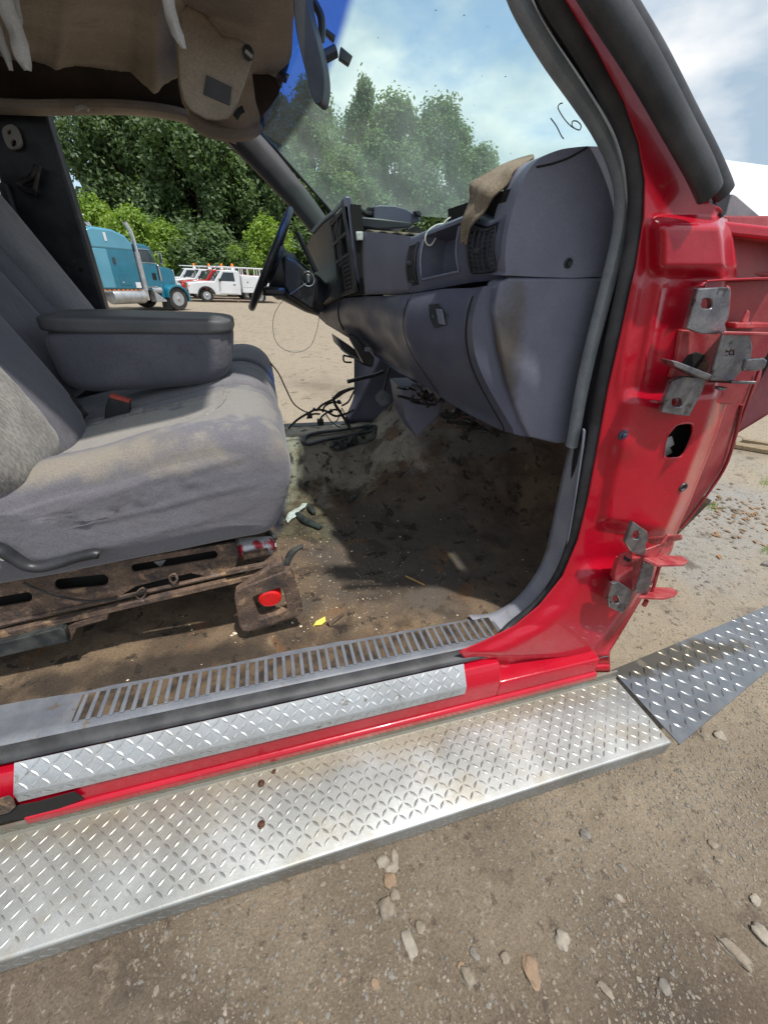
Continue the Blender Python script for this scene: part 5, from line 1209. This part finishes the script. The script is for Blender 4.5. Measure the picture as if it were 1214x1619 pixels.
# things lying farther right on the ground
pk_ = thing('wood_plank', 'weathered wooden plank lying on the ground beyond the fender', 'plank', PZ(1190, 712, 0))
B().prism([PZ(1160,704,.01), PZ(1230,713,.01), PZ(1230,721,.01), PZ(1160,709,.01)], (0, 0, .04)).go('plank_board', m_plank, pk_, bevel=.003)
B().prism([PZ(1172,697,.01), PZ(1230,706,.01), PZ(1230,709,.01), PZ(1172,699,.01)], (0, 0, .03)).go('plank_strip', m_plank, pk_, bevel=.003)
o = one(B().prism([PZ(u, v, .01) for u, v in ((1104,793),(1112,789),(1124,793),(1125,798),(1112,798))], (0, 0, .02)), 'plastic_shard', m_strip, 'grey plastic shard on the ground behind the hinge pillar', 'shard')
o = one(B().prism([PZ(u, v, .01) for u, v in ((1203,894),(1212,887),(1230,884),(1230,898),(1212,896))], (0, 0, .015)), 'slate_piece', m_stoned, 'flat dark slab piece at the right edge above the deflector plate', 'slab')
random.seed(9); b = B()
for k in range(150):
    u, v = random.gauss(1150, 38), random.gauss(812, 22)
    if v < 760: continue
    p = PZ(u, v, 0); s = random.uniform(.012, .03); a = random.uniform(0, 6.3); q = Vector((math.cos(a), math.sin(a), .1))*s; r_ = Vector((-math.sin(a), math.cos(a), .2))*s*.5
    p.z = gz(p.x, p.y)+.008; b.add([p-q, p-r_+Vector((0,0,.004)), p+q, p+r_], [(0, 1, 2, 3)])
m_dry = MAT('dry_leaves', (.30, .16, .07), .9, 0, (.13, .09, .05), 6)
o = b.go('leaf_litter', m_dry, None, smooth=False); o['kind'] = 'stuff'; o['label'] = 'dry brown leaves behind the hinge pillar'; o['category'] = 'leaf litter'
b = B()
for cu_, cv_ in ((1126,805),(1212,872),(1208,765)):
    for k in range(60):
        p = PZ(cu_+random.gauss(0, 7), cv_+random.gauss(0, 4), 0); h = random.uniform(.015, .05); a = random.uniform(0, 6.3); d_ = Vector((math.cos(a), math.sin(a), 0))
        b.add([p-d_*.003, p+d_*.003, p+d_.orthogonal()*.01*random.uniform(-1, 1)+Vector((0, 0, h))], [(0, 1, 2)])
o = b.go('weeds', m_leafl, None, smooth=False, recalc=False); o['kind'] = 'stuff'; o['label'] = 'small green weeds in the dirt'; o['category'] = 'weeds'

# ================================================================== BACKGROUND VEHICLES
LOCAL[0] = True
def wheel(par, x, y, r, w_, side, rimmat=m_galv, dual=False):
    e = B().lathe([(r*.60, 0), (r*.93, 0), (r, w_*.12), (r, w_*.88), (r*.93, w_), (r*.60, w_)], (x, y, r), (0, side, 0), 28, caps=False).go('wheel', m_tyre, par, angle=30)
    B().lathe([(r*.62, w_*.02), (r*.60, w_*.06), (r*.5, w_*.28), (r*.34, w_*.22), (r*.22, w_*.06), (r*.12, -.02), (0, -.02)], (x, y, r), (0, side, 0), 24).go('rim', rimmat, e)
    b = B()
    for k in range(10): a = 2*math.pi*k/10; b.lathe([(r*.055, -.005), (r*.055, .02), (0, .02)], (x+r*.42*math.cos(a), y+side*w_*.18, r+r*.42*math.sin(a)), (0, side, 0), 8)
    b.go('rim_holes', m_dark, e)
    return e
def pr(poly, y0, y1): return B().prism([(x, y0, z) for x, z in poly], (0, y1-y0, 0))
def arch(cx, cz, r0, r1, a0, a1, n=14): return [(cx+r1*math.cos(R(a0+(a1-a0)*k/n)), cz+r1*math.sin(R(a0+(a1-a0)*k/n))) for k in range(n+1)]+[(cx+r0*math.cos(R(a1-(a1-a0)*k/n)), cz+r0*math.sin(R(a1-(a1-a0)*k/n))) for k in range(n+1)]
pz = PZ(285, 491, 0); HD = R(52)
semi = thing('semi_truck', 'teal long nosed semi truck with chrome exhaust stack and big sleeper cab', 'semi truck', (0, 0, 0), HD)
S_ = .80; semi.scale = (.80, .80, .70)
off = Matrix.Rotation(HD, 3, 'Z') @ Vector((0, -1.12*.8, 0)); semi.location = (pz.x-off.x, pz.y-off.y, 0)
S = semi
hd = pr([(-1.45,1.05),(-1.45,2.08),(-1.3,2.12),(.35,1.98),(.52,1.90),(.55,1.05),(.3,1.0)], -.62, .62).go('hood', m_teal, S, bevel=.08, seg=4)
pr([(.55,.75),(.62,.75),(.62,1.93),(.55,1.93)], -.55, .55).go('grille', m_galv, S, bevel=.03)
for s in (-1, 1):
    pr(arch(0, .55, .60, .70, -12, 172)+[], s*.62, s*1.22).go('front_fender', m_teal, S, bevel=.03)
    pr([(-.68,.62),(-1.4,.62),(-1.4,1.25),(-.62,1.25),(-.60,1.0)], s*.55, s*1.02).go('fender_skirt', m_teal, S, bevel=.03)
    wheel(S, 0, s*1.17, .57, .30, -s)
    wheel(S, -7.0, s*1.2, .52, .62, -s); 
    hl = B().lathe([(.13, 0), (.14, .05), (.10, .2), (0, .24)], (.50, s*.86, 1.20), (-1, 0, 0), 16).go('headlight', m_galv, S)
    pr([(-1.9,.45),(-1.05,.45),(-1.05,.52),(-1.9,.95)], s*.8, s*1.15).go('step_box', m_galv, S, bevel=.02)
    B().lathe([(.0, 0), (.31, .02), (.33, .06), (.33, 1.50), (.31, 1.54), (0, 1.56)], (-3.95, s*.95, .73), (1, 0, 0), 26).go('fuel_tank', m_galv, S)
    B().lathe([(.0, 0), (.15, .01), (.15, .52), (0, .53)], (-1.95, s*.98, .98), (1, 0, 0), 18).go('air_tank', m_galv, S)
    st_ = B().tube([(-2.32, s*1.12, .55), (-2.32, s*1.12, 1.2), (-2.34, s*1.12, 3.1), (-2.38, s*1.12, 3.45), (-2.55, s*1.12, 3.75)], .085, 14).go('exhaust_stack', m_chrome, S)
    B().tube([(-2.32, s*1.12, 1.0), (-2.34, s*1.12, 2.6)], .115, 14).go('heat_shield', m_galv, st_)
    B().lathe([(.07, 0), (.0, .01)], (-2.55, s*1.12, 3.76), (-.4, 0, 1), 12).go('exhaust_mouth', m_dark, st_)
    ac = B().lathe([(.0, 0), (.17, .01), (.19, .05), (.19, .70), (.15, .75), (0, .78)], (-1.02, s*.90, 1.40), (0, 0, 1), 20).go('air_cleaner', m_chrome, S)
    B().tube([(-1.35, s*1.10, 2.65), (-1.2, s*1.32, 2.70), (-1.2, s*1.32, 2.05), (-1.35, s*1.10, 2.1)], .02, 8).go('mirror_bracket', m_chrome, S)
    B().box((-1.24, s*1.26, 2.15), (-1.17, s*1.44, 2.62)).go('mirror', m_chrome, S, bevel=.02)
cab = pr([(-2.35,1.0),(-2.35,2.92),(-2.2,2.99),(-1.75,2.94),(-1.55,2.85),(-1.30,2.12),(-1.30,1.0)], -1.02, 1.02).go('cab', m_teal, S, bevel=.05, seg=3)
pr([(-1.56,2.74),(-1.32,2.15),(-1.29,2.15),(-1.53,2.76)], -.9, .9).go('windscreen', m_glassd, S)
for s in (-1, 1):
    dr = pr([(-2.25,1.0),(-2.25,2.15),(-1.38,2.15),(-1.38,1.25),(-1.6,1.0)], s*1.02, s*1.05).go('door', m_teal, S, bevel=.01)
    pr([(-2.2,2.2),(-2.2,2.72),(-1.68,2.72),(-1.46,2.2)], s*1.02, s*1.035).go('side_window', m_glassd, S)
    B().tube([(-2.22, s*1.04, 2.74), (-1.66, s*1.04, 2.74), (-1.42, s*1.04, 2.18), (-2.24, s*1.04, 2.18), (-2.22, s*1.04, 2.74)], .018, 6).go('window_frame', m_galv, S)
    B().box((-1.75, s*1.05, 1.45), (-1.55, s*1.065, 1.75)).go('door_vent', m_dark, S)
    B().tube([(-1.6, s*1.06, 1.15), (-2.2, s*1.06, 1.12)], .02, 6).go('grab_rail', m_chrome, S)
    B().tube([(-1.52, s*.95, 2.9), (-1.3, s*1.02, 2.5), (-1.3, s*1.02, 2.2)], .018, 6).go('mirror_arm', m_galv, S)
slp = pr([(-4.35,1.02),(-4.35,3.32),(-4.1,3.42),(-3.3,3.40),(-2.75,3.22),(-2.52,2.95),(-2.50,1.02)], -1.22, 1.22).go('sleeper', m_teal, S, bevel=.09, seg=4)
pr([(-4.352,2.62),(-4.352,3.30),(-4.1,3.40),(-3.3,3.385),(-2.77,3.20),(-2.55,2.93),(-2.53,2.62)], -1.235, 1.235).go('sleeper_roof', m_tealL, S, bevel=.08, seg=4)
pr([(-4.30,2.3),(-4.30,2.62),(-3.75,2.62),(-3.75,1.1),(-4.30,1.1)], -1.232, 1.232).go('rear_panel', m_tealL, S, bevel=.02)
for s in (-1, 1):
    B().box((-3.6, s*1.222, 2.05), (-3.48, s*1.24, 2.32)).go('side_window', m_glassd, S, bevel=.01)
    hb_ = B().box((-3.5, s*1.22, 1.22), (-3.0, s*1.236, 1.72)).go('luggage_door', m_teal, S, bevel=.03)
    B().box((-3.42, s*1.235, 1.3), (-3.34, s*1.25, 1.36)).go('handle', m_galv, hb_)
    B().box((-2.82, s*1.22, 1.1), (-2.58, s*1.236, 1.34)).go('white_placard', m_whitep, S)
    B().box((-3.72, s*1.238, 2.92), (-3.62, s*1.25, 3.24)).go('roof_vent', m_whitep, S, bevel=.01)
    b = B()
    for k in range(9): b.box((-4.3+k*.2, s*1.10, .99), (-4.2+k*.2, s*1.20, 1.04))
    b.go('marker_lights', m_orange, S); B().box((-4.4, s*1.06, .92), (-2.5, s*1.18, 1.0)).go('side_rail', m_galv, S)
B().box((-8.2, -.45, .70), (.4, .45, .95)).go('chassis', m_blk, S); B().box((.6, -1.15, .45), (.78, 1.15, .78)).go('bumper', m_chrome, S, bevel=.03)
for k in range(3): B().box((-.4, -1.21, .12), (-.32, -.65, .6)) if False else None
pr([(-.66,.12),(-.62,.12),(-.60,.62),(-.64,.62)], -1.2, -.65).go('mud_flap', m_blk, S)
B().tube([(-4.6, -.9, 3.25), (-4.15, -.9, 3.85), (-4.05, -.9, 3.80)], .03, 6).go('air_deflector', m_whitep, S); 
b = B(); b.prism([(-4.75,-.9,3.55),(-4.75,.9,3.55),(-4.15,.9,3.42),(-4.15,-.9,3.42)], (0, 0, .03)); b.go('roof_shield', m_galv, S)

for o_ in list(semi.children_recursive):
    for v in o_.data.vertices:
        x = v.co.x
        if x < -.5: v.co.x = -.5+(x+.5)*.30 if x > -1.45 else x+.665
def service_truck(label, paint, loc, rz, rack=True):
    t = thing('utility_truck', label, 'pickup truck', loc, rz, 'service trucks parked by the trees')
    bd = pr([(1.05,.48),(1.05,.95),(.95,1.08),(.1,1.18),(-.55,1.20),(-1.05,1.84),(-1.2,1.88),(-2.05,1.88),(-2.15,1.8),(-2.15,.48),(-1.0,.48)]+[(.48*math.cos(R(a)), .40+.48*math.sin(R(a))) for a in range(175, 3, -12)], -.98, .98).go('body', paint, t, bevel=.035, seg=3)
    wsn = pr([(-.60,1.24),(-1.04,1.80),(-1.01,1.82),(-.56,1.25)], -.84, .84).go('windscreen', m_glassd, t)
    for s in (-1, 1):
        pr([(-.86,1.26),(-1.18,1.76),(-1.80,1.76),(-1.84,1.26)], s*.975, s*.99).go('side_window', m_glassd, t)
        dr = pr([(-.80,.55),(-.80,1.22),(-1.92,1.22),(-1.92,.55)], s*.98, s*.992).go('door', paint, t, bevel=.006)
        B().box((-1.85, s*.99, 1.05), (-1.70, s*1.01, 1.09)).go('handle', m_blk, dr)
        B().box((-.95, s*.98, 1.22), (-.85, s*1.18, 1.40)).go('mirror', m_blk, t, bevel=.02)
        pr(arch(0, .40, .44, .54, 0, 175), s*.96, s*1.03).go('wheel_arch', m_blk, t, bevel=.01)
        wheel(t, 0, s*.96, .39, .24, -s); wheel(t, -3.35, s*.96, .39, .24, -s)
        B().box((.98, s*.55, .86), (1.07, s*.93, 1.04)).go('headlight', m_glassd, t, bevel=.02)
        B().box((.94, s*.90, .88), (1.02, s*.99, .97)).go('turn_light', m_orange, t)
        bx = pr([(-2.25,.62),(-2.25,1.62),(-4.75,1.62),(-4.75,.85),(-3.9,.62)], s*.52, s*1.08).go('service_body', paint, t, bevel=.02)
        for k in range(3):
            d_ = B().box((-2.95-.78*k, s*1.08, .95 if k != 1 else 1.15), (-2.32-.78*k, s*1.092, 1.52)).go('locker_door', paint, bx, bevel=.008)
            B().box((-2.66-.78*k, s*1.09, 1.22), (-2.58-.78*k, s*1.105, 1.28)).go('latch', m_blk, d_)
    B().box((-4.7, -.52, .7), (-2.25, .52, .8)).go('bed_floor', m_blk, t)
    B().box((1.05, -.95, .42), (1.2, .95, .72)).go('bumper', m_blk, t, bevel=.04); B().box((1.03, -.52, .80), (1.075, .52, 1.04)).go('grille', m_blk, t, bevel=.01)
    b = B()
    for s in (-.85, .85):
        b.tube([(-.9, s, 2.06), (-4.75, s, 2.06)], .03, 8)
        for x in (-2.2, -3.5, -4.7): b.tube([(x, s, 1.6), (x, s, 2.06)], .025, 6)
    for x in (-1.0, -1.8, -2.6, -3.4, -4.2): b.tube([(x, -.85, 2.06), (x, .85, 2.06)], .022, 6)
    b.go('ladder_rack', m_whitep, t)
    bc = B().lathe([(.10, 0), (.12, .02), (.06, .2), (.0, .2)], (-1.95, 0, 1.90), (0, 0, 1), 12).go('beacon_mount', m_whitep, t)
    B().lathe([(.08, 0), (.085, .08), (.07, .16), (0, .19)], (-1.95, 0, 2.10), (0, 0, 1), 14).go('beacon', m_orange, bc)
    t.scale = (.78, .78, .76); return t
pz = PZ(328, 478, 0)
service_truck('nearest white service pickup with lockers, ladder rack and orange beacon', m_whitep, (pz.x-.12, pz.y+.75, 0), R(192))
service_truck('red pickup just behind the nearest white service pickup', m_redv, (pz.x-.8, pz.y+3.2, 0), R(196))
service_truck('white service truck behind the red pickup, mostly hidden', m_whitep, (pz.x-1.7, pz.y+5.8, 0), R(196))
service_truck('farthest white service truck, only its rack and beacon showing', m_whitep, (pz.x-2.9, pz.y+8.5, 0), R(196))
# white trailer beyond the fender, its side sloped back to catch more sun
e = thing('box_trailer', 'tall white trailer with a sloping rounded side beyond the red fender', 'trailer', (0, 0, 0), R(0))
a = PY(1120, 247, 6.6)
e.location = (a.x-1.1, 5.2, 0); e.rotation_euler = (0, 0, R(-4))
B().prism([(-.3, y, z) for y, z in ((0, .9), (0, 1.15), (.12, 1.45), (1.3, a.z-.12), (1.5, a.z), (3.6, a.z), (3.6, .9))], (9.3, 0, 0)).go('trailer_box', m_whitep, e, bevel=.04, seg=3); b = B()
for k in range(3): b.box((2.3+k*3, -.006, .95), (2.315+k*3, -.002, 1.15))
b.go('panel_seams', m_whitep, e); B().box((.5, .1, .7), (8.5, 2.3, 1.0)).go('trailer_frame', m_blk, e)
for x in (6.6, 7.8): wheel(e, x, .3, .5, .28, -1)

# ================================================================== TREES
def leafmesh(name, h, rad, n, seed, mat, lsize=.16, low=.12, shape=1.):
    rnd_ = random.Random(seed); cl = []
    for k in range(120):
        t = rnd_.random()**.8; z = h*(low+(1-low)*t); rr_ = rad*(math.sin(math.pi*min(1, .18+.80*t))**.7)*shape
        a = rnd_.uniform(0, 6.283); d = rr_*rnd_.uniform(.25, 1.12)**.8; cl.append((Vector((d*math.cos(a), d*math.sin(a), z)), rad*rnd_.choice((.12, .16, .2, .26, .30))))
    vs = []; fs = []
    for k in range(n):
        c, r_ = cl[rnd_.randrange(len(cl))]; d = Vector((rnd_.gauss(0, 1), rnd_.gauss(0, 1), rnd_.gauss(0, 1))).normalized()*r_*rnd_.random()**.35
        d.z *= 1.25; p = c+d
        if rnd_.random() < .12: p += d*.3
        nn = (d.normalized()*.7+Vector((rnd_.gauss(0, .6), rnd_.gauss(0, .6), rnd_.gauss(.5, .6)))).normalized(); a = nn.orthogonal().normalized(); ang = rnd_.uniform(0, 6.283)
        a = (Matrix.Rotation(ang, 3, nn) @ a); b_ = nn.cross(a); s = lsize*rnd_.uniform(.6, 1.4); q = len(vs)
        vs += [p-a*s, p-b_*s*.55, p+a*s, p+b_*s*.55]; fs.append((q, q+1, q+2, q+3))
    me = bpy.data.meshes.new(name); me.from_pydata([tuple(v) for v in vs], [], fs); me.materials.append(mat); return me, cl
def trunkmesh(h, cl, seed):
    rnd_ = random.Random(seed); b = B(); top = Vector((rnd_.uniform(-.3, .3), rnd_.uniform(-.3, .3), h*.8))
    b.tube(crom([Vector((0, 0, -.1)), Vector((.05, 0, h*.2)), Vector((-.08, .1, h*.45)), top], 5), lambda t: h*.018*(1-.8*t), 10)
    for c, r_ in cl[:16]:
        z = min(c.z*.75, h*.6); s = Vector((0, 0, z)); b.tube(crom([s, s.lerp(c, .5)+Vector((0, 0, .2)), c], 4), lambda t: h*.006*(1-.75*t), 6)
    me = bpy.data.meshes.new('trunk'); me.from_pydata([tuple(v) for v in b.v], [], b.f); me.materials.append(m_bark); me.polygons.foreach_set('use_smooth', [True]*len(me.polygons)); return me
kinds = {}
for nm, h, rad, n, sd, mt, ls, low in (('a', 14, 4.2, 52000, 1, m_leafd, .15, .06), ('b', 13, 3.8, 46000, 2, m_leaf, .15, .06), ('c', 14, 4.0, 52000, 3, m_leaf, .15, .06), ('d', 5.5, 2.3, 12000, 4, m_leafl, .13, .05), ('e', 3.6, 2.2, 9000, 5, m_leafd, .12, .0), ('f', 12, 2.9, 32000, 8, m_leafd, .16, .1)):
    me, cl = leafmesh('crown_'+nm, h, rad, n, sd, mt, ls, low); kinds[nm] = (me, trunkmesh(h, cl, sd), h)
def tree(kind, u, y, hs, ws, rz, name, label, cat, group):
    me, tm, h = kinds[kind]; p = PY(u, 430, y)
    t = thing(name, label, cat, (p.x, y, 0), rz, group)
    c = bpy.data.objects.new('crown', me); col.objects.link(c); c.parent = t; c2 = bpy.data.objects.new('trunk', tm); col.objects.link(c2); c2.parent = t
    t.scale = (ws, ws, hs); return t
G1 = 'tall trees at the edge of the yard'
for a in (
 ('a', -60, 52, .98, 1.0, 0, 'tree', 'tall dark tree at the far left, seen behind the cab pillar and small rear window'),
 ('f', 112, 47, .50, .8, 1.0, 'tree', 'mid green tree with sky gaps directly behind the blue sleeper roof'),
 ('a', 232, 47, 1.16, 1.05, 2.0, 'tree', 'tall dark tree rising out of view behind the exhaust stack'),
 ('c', 262, 50, 1.22, 1.2, .4, 'tree', 'tall tree between the exhaust stack and the parked service pickups'),
 ('a', 330, 46, 1.18, 1.2, 3.0, 'tree', 'tall dark tree directly behind the parked white service pickup'),
 ('c', 398, 49, 1.15, 1.15, 5.0, 'tree', 'tall tree behind the steering wheel, cut by the far windscreen pillar'),
 ('f', 448, 47, 1.15, 1.1, 2.2, 'tree', 'leftmost tree seen through the windscreen, behind the mirror'),
 ('b', 500, 50, 1.18, 1.15, 4.0, 'tree', 'broad mid green tree seen through the windscreen below the mirror'),
 ('f', 572, 50, 1.36, .8, .8, 'tree', 'slender pointed tree rising highest seen through the windscreen'),
 ('c', 616, 46, 1.03, 1.1, 1.7, 'tree', 'rounded tree above the loose trim piece on the dashboard'),
 ('a', 676, 47, 1.06, 1.12, .9, 'tree', 'dense rounded tree above the dashboard cubby'),
 ('b', 738, 49, .98, .9, 2.7, 'tree', 'rightmost tree seen through the windscreen, beside open sky'),
 ('c', 545, 43, .72, .95, 3.9, 'tree', 'lower mid green tree in front of the slender pointed tree')): tree(*a, 'tree', G1)
G2 = 'light green young trees in front of the woods'
for a in (
 ('d', 228, 36, .82, .8, 0, 'young_tree', 'large bright yellow green young tree behind the semi truck exhaust'),
 ('d', 268, 38, .72, .9, 2, 'young_tree', 'lower bright green young tree left of the white service pickups'),
 ('d', 375, 38, .52, .7, 1, 'young_tree', 'small bright green sapling behind the beacon of the white pickup'),
 ('d', 425, 37, .85, .9, 3, 'young_tree', 'bright green young tree right behind the steering wheel rim'),
 ('d', 176, 40, .95, .9, 4, 'young_tree', 'yellow green young tree above the sleeper roof')): tree(*a, 'young tree', G2)
for a in (
 ('e', 300, 38, 1.0, 1.3, 0, 'bush', 'dark green bush behind the gap between semi truck and white pickup'),
 ('e', 345, 39, 1.05, 1.4, 2, 'bush', 'grey green bush directly behind the white pickup cab'),
 ('e', 405, 39, .8, 1.3, 3, 'bush', 'low bush behind the ladder rack, beside the steering wheel'),
 ('e', 470, 40, .9, 1.4, 1, 'bush', 'low bush behind the steering column'),
 ('e', 250, 40, 1.1, 1.3, 5, 'bush', 'dark bush behind the semi truck hood'),
 ('e', 560, 41, .9, 1.4, 5, 'bush', 'low bush hidden low behind the dashboard')): tree(*a, 'bush', 'bushes along the edge of the woods')
wd = B(); random.seed(31)
vs = []; fs = []
for k in range(26000):
    u_ = random.uniform(-17, 40); y = random.uniform(56, 60); z = random.random()**.8*(8.5+2*mnoise.noise(Vector((u_*.15, 0, 0)))); p = Vector((u_, y, z)); s = random.uniform(.2, .42)
    nn = Vector((random.gauss(0, 1), -1, random.gauss(.4, .6))).normalized(); a_ = nn.orthogonal().normalized(); b_ = nn.cross(a_); q = len(vs); vs += [p-a_*s, p-b_*s*.6, p+a_*s, p+b_*s*.6]; fs.append((q, q+1, q+2, q+3))
o = mk('woods', vs, fs, m_leafd, None, smooth=False); o['kind'] = 'stuff'; o['label'] = 'dense dark woods behind the parked trucks'; o['category'] = 'woods'
LOCAL[0] = False
